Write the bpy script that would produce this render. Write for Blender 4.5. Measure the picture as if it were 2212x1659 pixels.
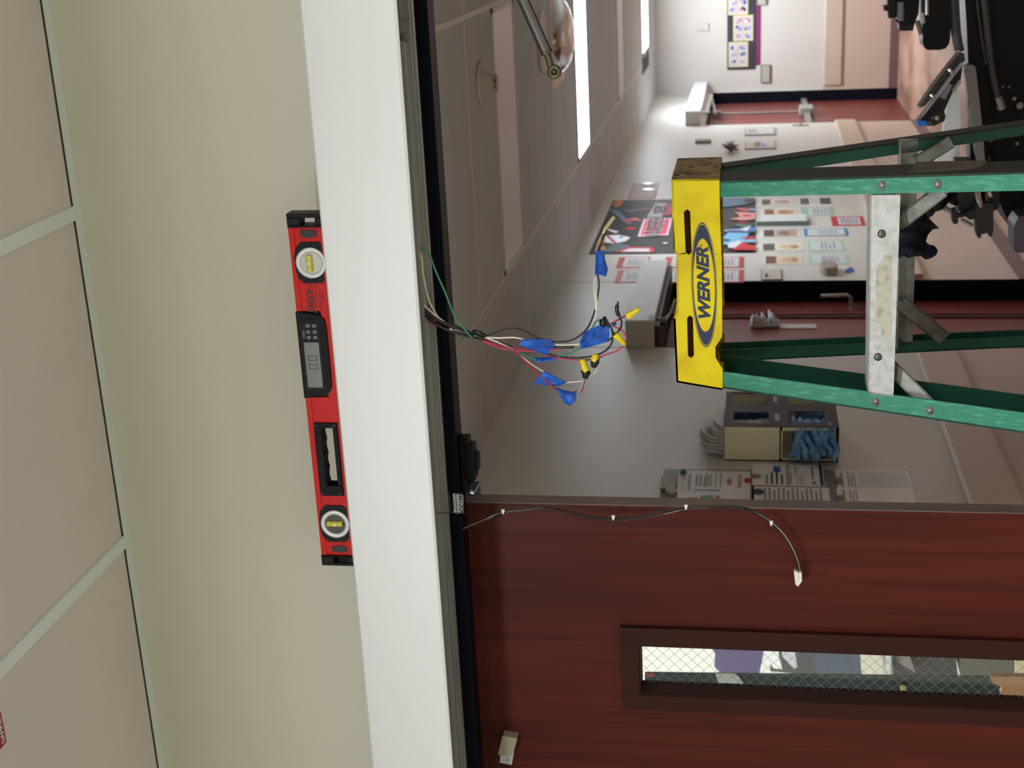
import bpy, bmesh, math, random
from mathutils import Vector, Matrix
random.seed(7)
for o in list(bpy.data.objects): bpy.data.objects.remove(o)
S = bpy.context.scene
COL = S.collection

# ---------------------------------------------------------------- camera (phone held sideways: picture rolled 90 degrees)
H = 1.645                      # eye height above the floor
F = 3033.0                     # focal length in pixels of the 2212 px wide frame
def nrm(v):
    l = math.sqrt(sum(a*a for a in v)); return [a/l for a in v]
_Y = nrm((1063.5, 524, F)); _L = nrm((-8880, 466, F)); _X = [-a for a in _L]
_d = sum(a*b for a, b in zip(_X, _Y)); _X = nrm([a-_d*b for a, b in zip(_X, _Y)])
_Z = [_X[1]*_Y[2]-_X[2]*_Y[1], _X[2]*_Y[0]-_X[0]*_Y[2], _X[0]*_Y[1]-_X[1]*_Y[0]]
if _Z[1] > 0: _Z = [-a for a in _Z]
RT, DN, FW = [Vector((_X[i], _Y[i], _Z[i])) for i in range(3)]
cam = bpy.data.cameras.new('camera'); co = bpy.data.objects.new('camera', cam); COL.objects.link(co)
cam.sensor_width = 36; cam.sensor_fit = 'HORIZONTAL'; cam.lens = F/2212*36
R = Matrix((DN, RT, -FW)).transposed().to_4x4()
co.matrix_world = Matrix.Translation((0, 0, H)) @ R
cam.dof.use_dof = True; cam.dof.focus_distance = 2.3; cam.dof.aperture_fstop = 10
cam.clip_start = 0.05; cam.clip_end = 60
S.camera = co
W = bpy.data.worlds.new('world'); S.world = W; W.use_nodes = True
W.node_tree.nodes['Background'].inputs[0].default_value = (0.9, 0.95, 1, 1)
W.node_tree.nodes['Background'].inputs[1].default_value = 0.02
S.view_settings.view_transform = 'Standard'; S.view_settings.look = 'None'
S.view_settings.exposure = 0.0; S.view_settings.gamma = 1.0; S.view_settings.use_curve_mapping = False

# brightness of the lamps that stand in the place
ROOM_W, CORR_E, FAR_E, ALC_W = 46.0, 21.0, 37.0, 64.0
def area(name, loc, sx, sy, w, col):
    l = bpy.data.lights.new(name, 'AREA'); l.shape = 'RECTANGLE'; l.size = sx; l.size_y = sy; l.energy = w; l.color = col
    o = bpy.data.objects.new(name, l); COL.objects.link(o); o.location = loc
    return o
ROOM_C = (0.985, 0.985, 1.03)
ROOM_LAMPS = [(-1.4, 0.15), (0.9, 0.15), (-1.4, -2.1), (0.9, -2.1)]
for (lx, ly) in ROOM_LAMPS:
    area('room_troffer_light', (lx, ly, H+1.09), 1.1, .5, ROOM_W, ROOM_C)
area('alcove_light', (-3.3, 3.5, H+1.09), 1.1, .5, ALC_W, (1, 0.99, 0.95))

# ---------------------------------------------------------------- pixel -> point on a real plane
def ray(px, py):
    u, v = (1659-py)-829.5, px-1106
    return RT*u + DN*v + FW*F
def onY(px, py, Y): r = ray(px, py); p = r*(Y/r.y); p.z += H; return p
def onX(px, py, X): r = ray(px, py); p = r*(X/r.x); p.z += H; return p
def onZ(px, py, z): r = ray(px, py); p = r*((z-H)/r.z); p.z += H; return p
def onP(px, py, p0, n):
    r = ray(px, py); c = Vector((0, 0, H)); n = Vector(n); t = (Vector(p0)-c).dot(n)/r.dot(n); return c+r*t

# ---------------------------------------------------------------- materials
def lin(c):
    r = []
    for a in c:
        a /= 255.0; r.append(a/12.92 if a <= .04045 else ((a+.055)/1.055)**2.4)
    return (*r, 1)
MATS = {}
def M(name, c, rough=.6, metal=0, var=.0, vs=(8, 8, 8), bump=0, bs=200, c2=None, ramp=(.35, .7), emit=0, alpha=1, spec=.5, coat=0):
    if name in MATS: return MATS[name]
    m = bpy.data.materials.new(name); m.use_nodes = True; nt = m.node_tree; N = nt.nodes; b = N['Principled BSDF']
    b.inputs['Roughness'].default_value = rough; b.inputs['Metallic'].default_value = metal
    b.inputs['Specular IOR Level'].default_value = spec
    if coat: b.inputs['Coat Weight'].default_value = coat; b.inputs['Coat Roughness'].default_value = .15
    base = lin(c)
    tc = N.new('ShaderNodeTexCoord'); mp = N.new('ShaderNodeMapping'); mp.inputs['Scale'].default_value = vs
    nt.links.new(tc.outputs['Object'], mp.inputs[0])
    nz = N.new('ShaderNodeTexNoise'); nz.inputs['Scale'].default_value = 1; nz.inputs['Detail'].default_value = 6
    nt.links.new(mp.outputs[0], nz.inputs['Vector'])
    cr = N.new('ShaderNodeValToRGB'); cr.color_ramp.elements[0].position = ramp[0]; cr.color_ramp.elements[1].position = ramp[1]
    if c2: d = lin(c2)
    else: d = tuple(a*(1-var) for a in base[:3])+(1,)
    if not var and not c2: d = tuple(a*.97 for a in base[:3])+(1,)
    cr.color_ramp.elements[0].color = base; cr.color_ramp.elements[1].color = d
    nt.links.new(nz.outputs['Fac'], cr.inputs[0]); nt.links.new(cr.outputs[0], b.inputs['Base Color'])
    if bump:
        n2 = N.new('ShaderNodeTexNoise'); n2.inputs['Scale'].default_value = bs; n2.inputs['Detail'].default_value = 3
        nt.links.new(tc.outputs['Object'], n2.inputs['Vector'])
        bp = N.new('ShaderNodeBump'); bp.inputs['Strength'].default_value = bump; bp.inputs['Distance'].default_value = .002
        nt.links.new(n2.outputs['Fac'], bp.inputs['Height']); nt.links.new(bp.outputs[0], b.inputs['Normal'])
    if emit:
        b.inputs['Emission Color'].default_value = base; b.inputs['Emission Strength'].default_value = emit
    if alpha < 1: b.inputs['Alpha'].default_value = alpha
    MATS[name] = m; return m
WALL = M('wall_paint', (214, 212, 196), .65, 0, .03, (3, 3, 3), .12, 350)
CORRW = M('corridor_paint', (214, 211, 204), .42, 0, .03, (3, 3, 3), .08, 350)
WAINS = M('wainscot_paint', (205, 183, 168), .45, 0, .04, (2, 2, 2), .08, 300)
RAILM = M('bumper_rail_vinyl', (204, 184, 166), .4, 0, .04, (3, 3, 3), .05, 300)
BASEM = M('brown_rubber_base', (118, 92, 92), .5)
CEILM = M('ceiling_tile', (218, 208, 198), .9, 0, .05, (5, 5, 5), .25, 500)
CEIL2 = M('corridor_ceiling_tile', (196, 200, 200), .9, 0, .05, (5, 5, 5), .2, 500)
GRID = M('ceiling_grid_paint', (226, 232, 226), .5)
GRID2 = M('corridor_grid_paint', (212, 208, 206), .5)
GAP = M('ceiling_gap', (25, 25, 20), .9)
FLOOR = M('floor_vinyl', (196, 160, 138), .35, 0, 0, (3.0, 1.1, 1), 0, 1, (146, 110, 92), (.40, .64))
NAVY = M('navy_frame_paint', (6, 10, 26), .45, 0, .1, (6, 6, 6), spec=.2)
WHITEAL = M('satin_clear_aluminium', (224, 228, 227), .5, .12, .012, (.5, 60, 60), .05, 600)
DKAL = M('dark_anodised_track', (150, 152, 146), .42, .35, .2, (2, 60, 60))
GYAL = M('grey_aluminium', (176, 176, 172), .38, .45, .2, (6, 6, 6))
OLIVE = M('track_painted_shade', (84, 88, 76), .7)  # shade of the recess under the header put into this olive
CHROME = M('chrome', (215, 215, 215), .15, 1)
STEEL = M('satin_steel', (190, 190, 188), .32, 1, .1, (9, 9, 9))
DSTEEL = M('dark_steel', (105, 105, 100), .4, .9, .25, (20, 20, 20))
BLACKP = M('black_plastic', (9, 11, 14), .45, 0, .1, spec=.2)
BLACKR = M('black_rubber', (17, 20, 23), .6, 0, .15, (30, 30, 30), spec=.2)
RED = M('red_powder_coat', (198, 18, 4), .4, 0, .06, (30, 30, 30), .1, 900, spec=.22)
REDD = M('red_powder_coat_rim', (180, 24, 10), .4, 0, .06, (30, 30, 30), .1, 900, spec=.25)
DARKTX = M('dark_print', (62, 20, 18), .5)
GREY = M('grey_plastic', (170, 172, 170), .4)
LCDM = M('lcd_glass', (96, 103, 92), .3, 0, .03)
LCDD = M('lcd_segment', (58, 64, 56), .5)
BTN = M('button_grey', (98, 100, 108), .5)
YEL = M('fibreglass_yellow', (255, 234, 2), .38, 0, 0, (14, 14, 14), .1, 200, (226, 192, 6), (.45, .75), spec=.3)
YELD = M('ochre_cap_tone', (206, 172, 84), .5, 0, 0, (24, 24, 24), .1, 200, (130, 104, 50), (.4, .6))  # mottled ochre for the cap's end, back skin and a logo ring
BROWNH = M('slot_inside', (120, 78, 10), .7)
NAVYP = M('navy_logo_print', (44, 58, 88), .5, 0, .25, (60, 60, 60))
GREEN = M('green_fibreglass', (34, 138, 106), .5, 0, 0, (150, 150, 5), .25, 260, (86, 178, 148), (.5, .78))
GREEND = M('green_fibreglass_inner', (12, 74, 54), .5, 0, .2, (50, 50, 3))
GREENW = M('olive_web', (58, 60, 44), .55, 0, 0, (40, 40, 2), .1, 200, (30, 46, 36), (.4, .65))  # dark olive mottling on the outer webs of the right rails
STEPAL = M('scuffed_aluminium', (186, 188, 184), .5, .4, 0, (60, 60, 60), .35, 120, (160, 160, 152), (.45, .75))
BRACE = M('dull_aluminium', (150, 152, 146), .45, .7, 0, (30, 30, 30), .2, 160, (100, 98, 86), (.45, .8))
STICK = M('old_paper_residue', (200, 199, 182), .85, 0, 0, (50, 50, 50), 0, 1, (160, 152, 122), (.5, .75))
STICKW = M('worn_sticker', (128, 120, 106), .7, 0, .3, (30, 30, 30))
RIVET = M('rivet_steel', (140, 140, 136), .4, .9, .2, (200, 200, 200))
def wood(name, c1, c2, c3):
    m = bpy.data.materials.new(name); m.use_nodes = True; nt = m.node_tree; N = nt.nodes; b = N['Principled BSDF']
    tc = N.new('ShaderNodeTexCoord'); mp = N.new('ShaderNodeMapping'); mp.inputs['Scale'].default_value = (60, 60, 1.6)
    nt.links.new(tc.outputs['Object'], mp.inputs[0])
    n1 = N.new('ShaderNodeTexNoise'); n1.inputs['Scale'].default_value = 1; n1.inputs['Detail'].default_value = 8; n1.inputs['Distortion'].default_value = .8
    nt.links.new(mp.outputs[0], n1.inputs['Vector'])
    cr = N.new('ShaderNodeValToRGB'); e = cr.color_ramp.elements
    e[0].position = .3; e[0].color = lin(c1); e[1].position = .72; e[1].color = lin(c3)
    k = e.new(.52); k.color = lin(c2)
    nt.links.new(n1.outputs['Fac'], cr.inputs[0])
    m2 = N.new('ShaderNodeMapping'); m2.inputs['Scale'].default_value = (5, 5, .6); nt.links.new(tc.outputs['Object'], m2.inputs[0])
    n2 = N.new('ShaderNodeTexNoise'); n2.inputs['Scale'].default_value = 1; n2.inputs['Detail'].default_value = 2; nt.links.new(m2.outputs[0], n2.inputs['Vector'])
    mx = N.new('ShaderNodeMix'); mx.data_type = 'RGBA'; mx.blend_type = 'MULTIPLY'; mx.inputs[0].default_value = .8
    c2r = N.new('ShaderNodeValToRGB'); c2r.color_ramp.elements[0].position = .35; c2r.color_ramp.elements[0].color = (.62, .58, .58, 1); c2r.color_ramp.elements[1].position = .62; c2r.color_ramp.elements[1].color = (1, 1, 1, 1)
    nt.links.new(n2.outputs['Fac'], c2r.inputs[0]); nt.links.new(cr.outputs[0], mx.inputs[6]); nt.links.new(c2r.outputs[0], mx.inputs[7])
    nt.links.new(mx.outputs[2], b.inputs['Base Color']); b.inputs['Roughness'].default_value = .42; b.inputs['Specular IOR Level'].default_value = .16
    MATS[name] = m; return m
WOOD = wood('cherry_veneer', (90, 36, 25), (80, 31, 21), (64, 24, 18))
WOODE = M('door_edge_veneer', (112, 92, 90), .5, 0, .2, (30, 30, 2))
MAROON = M('maroon_lite_frame', (54, 27, 23), .5, 0, .12, (10, 10, 10), spec=.12)
DOORR = M('corridor_door_veneer', (132, 62, 56), .4, 0, .25, (30, 30, 1.5))
def glassmat():
    m = bpy.data.materials.new('clear_glass'); m.use_nodes = True; nt = m.node_tree; N = nt.nodes
    for n in list(N):
        if n.type == 'BSDF_PRINCIPLED': N.remove(n)
    t = N.new('ShaderNodeBsdfTransparent'); t.inputs[0].default_value = (.93, .96, .94, 1)
    g = N.new('ShaderNodeBsdfGlossy'); g.inputs['Roughness'].default_value = .02
    fr = N.new('ShaderNodeFresnel'); fr.inputs[0].default_value = 1.45
    mx = N.new('ShaderNodeMixShader'); nt.links.new(fr.outputs[0], mx.inputs[0]); nt.links.new(t.outputs[0], mx.inputs[1]); nt.links.new(g.outputs[0], mx.inputs[2])
    nt.links.new(mx.outputs[0], N['Material Output'].inputs[0]); MATS['glass'] = m; return m
GLASS = glassmat()
LAMPON = M('lit_lens', (238, 248, 255), .5, emit=CORR_E)
LAMPFAR = M('lit_lens_far', (240, 247, 255), .5, emit=FAR_E)
LENSOFF = M('unlit_lens', (226, 212, 204), .35)
PAPER = M('white_paper', (244, 244, 244), .6)
PAPERG = M('glossy_paper', (214, 212, 206), .12)
INK = M('print_grey', (150, 152, 158), .7)
BLK = M('flat_black', (18, 18, 19), .5)
def C(r, g, b, rough=.5): return M('c_%d_%d_%d' % (r, g, b), (r, g, b), rough)
CREAM = M('cream_box_paint', (246, 243, 208), .5)
BROWNB = M('brown_laminate', (58, 38, 38), .5, spec=.2)
GOWN = M('blue_gown_fabric', (132, 190, 236), .7, 0, 0, (18, 18, 18), .3, 60, (70, 128, 188), (.4, .65))
GOWND = M('navy_gown_fabric', (66, 96, 150), .7, 0, .4, (18, 18, 18), .3, 60)
BAGP = M('clear_plastic_bag', (240, 241, 242), .2, 0, .15, (30, 30, 30), .5, 50, alpha=.72)
TAPE = M('blue_painter_tape', (18, 92, 196), .5, 0, 0, (60, 60, 60), .35, 90, (8, 62, 150), (.42, .65))

# ---------------------------------------------------------------- mesh builder
class MB:
    def __init__(s): s.v = []; s.f = []; s.mi = []; s.sm = []
    def add(s, vs, fs, m=0, smooth=False):
        o = len(s.v); s.v += [Vector(a) for a in vs]
        for f in fs: s.f.append([i+o for i in f]); s.mi.append(m); s.sm.append(smooth)
    def box(s, x0, x1, y0, y1, z0, z1, m=0):
        v = [(x, y, z) for x in (x0, x1) for y in (y0, y1) for z in (z0, z1)]
        s.add(v, [(0, 1, 3, 2), (4, 6, 7, 5), (0, 4, 5, 1), (2, 3, 7, 6), (0, 2, 6, 4), (1, 5, 7, 3)], m); return s
    def hexa(s, a, b, m=0):      # two quads a,b -> solid
        s.add(list(a)+list(b), [(3, 2, 1, 0), (4, 5, 6, 7), (0, 1, 5, 4), (1, 2, 6, 5), (2, 3, 7, 6), (3, 0, 4, 7)], m); return s
    def prism(s, pts, vec, m=0, ms=None):
        n = len(pts); vec = Vector(vec); a = [Vector(p) for p in pts]; b = [p+vec for p in a]
        s.add(a+b, [list(range(n))[::-1], [n+i for i in range(n)]], m)
        s.add(a+b, [(i, (i+1) % n, n+(i+1) % n, n+i) for i in range(n)], m if ms is None else ms); return s
    def tube(s, pts, r, m=0, seg=8, cap=True):
        pts = [Vector(p) for p in pts]; n = len(pts); rr = r if isinstance(r, (list, tuple)) else [r]*n
        up = Vector((.13, .27, .95)); vs = []
        for i, p in enumerate(pts):
            t = (pts[min(i+1, n-1)]-pts[max(i-1, 0)])
            if t.length < 1e-9: t = Vector((0, 0, 1))
            t.normalize(); a = t.cross(up)
            if a.length < .05: a = t.cross(Vector((1, 0, 0)))
            a.normalize(); b = t.cross(a); up = b.cross(t) if False else up
            for k in range(seg):
                q = 2*math.pi*k/seg; vs.append(p+(a*math.cos(q)+b*math.sin(q))*rr[i])
        fs = [(i*seg+k, i*seg+(k+1) % seg, (i+1)*seg+(k+1) % seg, (i+1)*seg+k) for i in range(n-1) for k in range(seg)]
        s.add(vs, fs, m, True)
        if cap: s.add(vs, [list(range(seg))[::-1], [(n-1)*seg+k for k in range(seg)]], m)
        return s
    def ring(s, c, ax, r0, r1, t, m=0, seg=40):   # flat annulus with thickness t along ax
        c = Vector(c); ax = Vector(ax).normalized(); a = ax.orthogonal().normalized(); b = ax.cross(a); vs = []
        for (r, h) in ((r1, 0), (r1, t*.8), (r1-(r1-r0)*.25, t), (r0+(r1-r0)*.25, t), (r0, t*.6), (r0, 0)):
            for k in range(seg): q = 2*math.pi*k/seg; vs.append(c+ax*h+(a*math.cos(q)+b*math.sin(q))*r)
        fs = [(i*seg+k, i*seg+(k+1) % seg, ((i+1) % 6)*seg+(k+1) % seg, ((i+1) % 6)*seg+k) for i in range(6) for k in range(seg)]
        s.add(vs, fs, m, True); return s
    def sphere(s, c, r, m=0, sc=(1, 1, 1), n=12, jit=0):
        c = Vector(c); vs = []; fs = []
        for i in range(n+1):
            for k in range(2*n):
                th = math.pi*i/n; ph = math.pi*k/n; j = 1+(random.uniform(-jit, jit) if jit and 0 < i < n else 0)
                vs.append(c+Vector((math.sin(th)*math.cos(ph)*sc[0], math.sin(th)*math.sin(ph)*sc[1], math.cos(th)*sc[2]))*r*j)
        for i in range(n):
            for k in range(2*n): fs.append((i*2*n+k, i*2*n+(k+1) % (2*n), (i+1)*2*n+(k+1) % (2*n), (i+1)*2*n+k))
        s.add(vs, fs, m, True); return s
    def text(s, st, size, o, xd, yd, m=0, shear=0, bold=0, ext=.0003, align='CENTER', sx=1):
        cu = bpy.data.curves.new('t', 'FONT'); cu.body = st; cu.size = 1; cu.align_x = align; cu.align_y = 'CENTER'; cu.shear = shear; cu.offset = bold
        ob = bpy.data.objects.new('t', cu); COL.objects.link(ob)
        me = bpy.data.meshes.new_from_object(ob); o = Vector(o); xd = Vector(xd); yd = Vector(yd); nd = xd.cross(yd)
        vs = [o+xd*(v.co.x*size*sx)+yd*(v.co.y*size)+nd*ext for v in me.vertices]
        s.add(vs, [list(p.vertices) for p in me.polygons], m)
        bpy.data.objects.remove(ob); bpy.data.meshes.remove(me); bpy.data.curves.remove(cu); return s
    def build(s, name, mats, parent=None, bevel=0, origin=None):
        if not isinstance(mats, (list, tuple)): mats = [mats]
        me = bpy.data.meshes.new(name)
        if parent is not None: og = wloc(parent)
        elif origin is not None: og = Vector(origin)
        else:
            xs = [v.x for v in s.v]; ys = [v.y for v in s.v]; zs = [v.z for v in s.v]
            og = Vector(((min(xs)+max(xs))/2, (min(ys)+max(ys))/2, min(zs)))
        me.from_pydata([tuple(v-og) for v in s.v], [], s.f)
        for m in mats: me.materials.append(m)
        for p, mi, sm in zip(me.polygons, s.mi, s.sm): p.material_index = mi; p.use_smooth = sm
        bm = bmesh.new(); bm.from_mesh(me); bmesh.ops.recalc_face_normals(bm, faces=bm.faces) if not getattr(s, 'keep', False) else None
        bm.to_mesh(me); bm.free(); me.update()
        o = bpy.data.objects.new(name, me); COL.objects.link(o)
        if parent is not None: o.parent = parent
        else: o.location = og
        if bevel:
            b = o.modifiers.new('bevel', 'BEVEL'); b.width = bevel; b.segments = 2; b.limit_method = 'ANGLE'; b.angle_limit = math.radians(50)
        return o
def wloc(o):
    l = Vector((0, 0, 0))
    while o is not None: l += o.location; o = o.parent
    return l
def tag(o, label, cat, group=None, kind=None):
    o['label'] = label; o['category'] = cat
    if group: o['group'] = group
    if kind: o['kind'] = kind
    return o
def thing(name, label, cat, loc, group=None):
    o = bpy.data.objects.new(name, None); o.empty_display_size = .05; COL.objects.link(o); o.location = loc
    return tag(o, label, cat, group)
def struct(name, mb, m, label=None, bevel=0):
    o = mb.build(name, m, None, bevel, origin=(0, 0, 0)); o['kind'] = 'structure'
    o['label'] = label or name.replace('_', ' '); o['category'] = name.split('_')[0]; return o
def smooth(pts, n=6):                # Catmull-Rom through points
    pts = [Vector(p) for p in pts]; r = []
    for i in range(len(pts)-1):
        p0 = pts[max(i-1, 0)]; p1 = pts[i]; p2 = pts[i+1]; p3 = pts[min(i+2, len(pts)-1)]
        for k in range(n):
            t = k/n; r.append(.5*((2*p1)+(p2-p0)*t+(2*p0-5*p1+4*p2-p3)*t*t+(3*p1-p0-3*p2+p3)*t**3))
    r.append(pts[-1]); return r
XD, YD, ZD = Vector((1, 0, 0)), Vector((0, 1, 0)), Vector((0, 0, 1))

# ---------------------------------------------------------------- dimensions
YW = 2.2                    # face of the near wall
CZ = H+1.126                # near ceiling
CZ2 = H+1.145               # corridor ceiling
WX = -2.23                  # corridor left wall
FY = 17.02                  # far wall
OX0, OX1, OZ = -1.965, -.1, onY(922, 0, 2.25).z+.016   # opening in the near wall
HB, HT = H+.519, H+.667     # operator header bottom and top

# ---------------------------------------------------------------- setting
fl = MB().box(-4.6, 2.6, -4.2, 2.28, -.05, 0); struct('floor_near', fl, M('grey_vinyl', (176, 174, 164), .4, 0, .1), 'pale grey floor of the near room')
fl = MB().box(-4.6, 2.6, 2.28, FY+.2, -.05, 0); struct('floor', fl, FLOOR, 'tan mottled vinyl floor of the corridor')
w = MB(); w.box(-3.6, OX0-.05, YW, 2.35, 0, CZ); w.box(OX1+.05, 2.5, YW, 2.35, 0, CZ); w.box(OX0-.05, OX1+.05, YW, 2.35, OZ+.05, CZ+.02)
struct('wall_front', w, WALL, 'beige wall above the metal door header')
w = MB(); w.box(-3.7, -3.6, -4.1, 2.35, 0, CZ+.02); struct('wall_left', w, WALL)
w = MB(); w.box(2.5, 2.6, -4.1, 2.35, 0, CZ+.02); struct('wall_right', w, WALL)
w = MB(); w.box(-3.7, 2.6, -4.2, -4.1, 0, CZ+.02); struct('wall_back', w, WALL)
# near ceiling: tiles hung in a grid with the dark gap next to the wall angle
PX = .6095
c = MB(); c.box(-3.6, 2.5, -4.1, YW, CZ+.03, CZ+.06, 1)
gx = [-.467+.012-PX*k for k in range(6)]+[-.467+.012+PX*k for k in range(1, 5)]
gx.sort()
xs = [-3.6]+gx+[2.5]
ylines = [YW-.02-1.219*k for k in range(6)]
for i in range(len(xs)-1):
    for j in range(5):
        c.box(xs[i]+.004, xs[i+1]-.004, ylines[j+1]+.004, ylines[j]-.0045, CZ+.003, CZ+.02)
struct('ceiling', c, [CEILM, GAP], 'beige ceiling tiles of the near room')
t = MB()
for x in gx: t.box(x-.012, x+.012, -4.1, YW-.022, CZ-.001, CZ+.006)
for y in ylines[1:-1]: t.box(-3.6, 2.5, y-.012, y+.012, CZ-.001, CZ+.005)
t.box(-3.6, 2.5, YW-.021, YW+.002, CZ-.0008, CZ+.001)
struct('trim_1', t, GRID, 'pale metal ceiling grid and wall angle')
# corridor shell
def wallx(mb, y0, y1, z0, z1, x=WX, t=-.15): mb.box(x+t, x, y0, y1, z0, z1)
D1a, D1b, D2a, D2b, DZ = 7.035, 8.361, 14.54, 16.99, 2.125
w = MB()
for (a, b) in ((4.75, D1a), (D1b, D2a), (D2b, FY)): wallx(w, a, b, .84, CZ2)
for (a, b) in ((D1a, D1b), (D2a, D2b)): wallx(w, a, b, DZ, CZ2)
for (a, b) in ((4.75, D1a), (D1b, D2a), (D2b, FY)): w.box(WX-.15, WX, a, b, 0, .84, 1)
for yy in (7.03, 8.366): w.box(WX-.001, WX+.0015, yy-.003, yy+.003, DZ if yy > 7 else .84, CZ2, 2)
struct('wall_corridor_left', w, [CORRW, WAINS, C(150, 146, 138)], 'long left corridor wall')
w = MB(); w.box(-2.4, .45, FY, FY+.15, .84, CZ2+.02); w.box(-2.4, .45, FY, FY+.15, 0, .84, 1); struct('wall_corridor_far', w, [CORRW, WAINS], 'far end wall of the corridor')
w = MB(); w.box(.3, .45, 2.35, FY, 0, CZ2); struct('wall_corridor_right', w, CORRW)
# alcove beside the corridor, behind the closed door leaf
w = MB(); w.box(-4.55, WX-.15, 4.75, 4.9, 0, CZ2); w.box(-4.55, -4.4, 2.35, 4.75, 0, CZ2)
w.box(-4.55, -3.6, 2.2, 2.35, 0, CZ2)
struct('wall_alcove', w, M('alcove_paint', (226, 228, 224), .6), 'bright white wall seen through the door window')
# corridor ceiling
c = MB(); c.box(-4.5, .45, 2.35, FY, CZ2+.025, CZ2+.05, 1)
GX = [-1.655-1.219*k for k in (2, 1)]+[-1.655, -.418]; GY = [6.28+.605*k for k in range(-6, 18)]
xs = [-4.5]+GX+[.3]; ysl = [2.36]+GY+[FY]
for i in range(len(xs)-1):
    for j in range(len(ysl)-1): c.box(xs[i]+.004, xs[i+1]-.004, ysl[j]+.0005, ysl[j+1]-.0005, CZ2+.0008, CZ2+.02)
struct('ceiling_corridor', c, [CEIL2, GAP], 'tiled ceiling of the corridor')
t = MB()
for x in GX: t.box(x-.012, x+.012, 2.36, FY, CZ2-.0015, CZ2+.006)
for y in GY: t.box(-4.4, .3, y-.010, y+.010, CZ2-.001, CZ2+.005)
t.box(WX, WX+.022, 4.75, FY, CZ2-.002, CZ2+.001); t.box(WX, .3, FY-.022, FY, CZ2-.002, CZ2+.001)
struct('trim_2', t, GRID2, 'metal ceiling grid of the corridor')
# frame of the near opening (navy hollow metal with a door stop)
t = MB()
zf = OZ; zs = OZ-.016
t.box(OX0-.05, OX1+.05, YW-.006, 2.25, zf, zf+.055); t.box(OX0, OX1, 2.25, 2.297, zs, zf+.01); t.box(OX0-.05, OX1+.05, 2.297, 2.36, zf, zf+.05)
for (a, b, s2) in ((OX0-.05, OX0, 1), (OX1, OX1+.05, -1)):
    t.box(a, b, YW-.006, 2.25, 0, zf+.055)
    if s2 > 0: t.box(a, b+.016, 2.25, 2.3, 0, zf)
    else: t.box(a-.016, b, 2.25, 2.3, 0, zf)
    t.box(a, b, 2.3, 2.36, 0, zf+.05)
struct('trim_3', t, NAVY, 'navy painted metal door frame under the header', .001)
# jambs of the two corridor doorways, doors in their recesses
for k, (a, b) in enumerate(((D1a, D1b), (D2a, D2b))):
    t = MB(); t.box(WX-.2, WX+.002, b-.004, b+.001, 0, DZ); t.box(WX-.2, WX+.002, a-.001, a+.004, 0, DZ); t.box(WX-.2, WX+.002, a, b, DZ-.004, DZ+.001)
    t.box(WX-.145, WX-.12, b-.022, b-.004, 0, DZ)
    struct('trim_%d' % (4+k), t, NAVY, 'navy jamb of a recessed corridor doorway')
def leafx(name, y0, y1, z1, x=WX-.125, mats=None):
    return MB().box(x-.045, x, y0, y1, .005, z1)
d = thing('door_1', 'dark red double door recessed under the grey operator box', 'door', (WX-.15, (D1a+D1b)/2, 0)); d['kind'] = 'structure'
leafx('', D1a+.005, 8.0, DZ-.01).build('door_leaf', DOORR, d); leafx('', 8.075, D1b-.02, DZ-.01).build('door_leaf', DOORR, d)
MB().box(WX-.19, WX-.15, 8.0, 8.075, .005, DZ-.01).build('door_gap', C(20, 8, 10), d)
MB().box(WX-.13, WX-.112, 7.985, 7.998, .005, DZ-.01).build('edge_strip', C(120, 88, 90), d)
hb = MB(); hp = onX(1812, 652, WX-.06); hz = onX(1850, 650, WX-.06).z
hb.tube([(WX-.125, 8.2, hz+.02), (WX-.06, 8.2, hz+.03), (WX-.045, 8.2, hz+.05), (WX-.05, 8.2, hz+.2)], [.012, .012, .012, .011]); hb.tube([(WX-.125, 8.2, hz), (WX-.113, 8.2, hz)], .035)
hb.build('lever_handle', STEEL, d)
d2 = thing('door_2', 'red door at the far end of the corridor, slightly shaded', 'door', (WX-.15, (D2a+D2b)/2, 0)); d2['kind'] = 'structure'
leafx('', D2a+.005, (D2a+D2b)/2-.002, DZ-.01).build('door_leaf', DOORR, d2); leafx('', (D2a+D2b)/2+.002, D2b-.01, DZ-.01).build('door_leaf', DOORR, d2)
# exit device: vertical rod and push bar
xd = WX-.125; y_ex = onX(1640, 243, xd+.04).y; ze = onX(1742, 240, xd+.05).z
MB().tube([(xd+.035, y_ex, ze), (xd+.035, y_ex, DZ-.12)], .014).build('vertical_rod', STEEL, d2)
b = MB(); b.box(xd, xd+.07, y_ex-.05, y_ex+.05, DZ-.13, DZ-.03); b.build('top_latch', GYAL, d2, .004)
b = MB(); b.box(xd, xd+.06, D2a+.1, D2b-.15, ze-.035, ze+.035); b.build('push_bar', STEEL, d2, .01)
b = MB(); b.box(xd, xd+.1, y_ex-.14, y_ex+.14, ze-.08, ze+.08); b.build('latch_case', GYAL, d2, .02)
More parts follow.
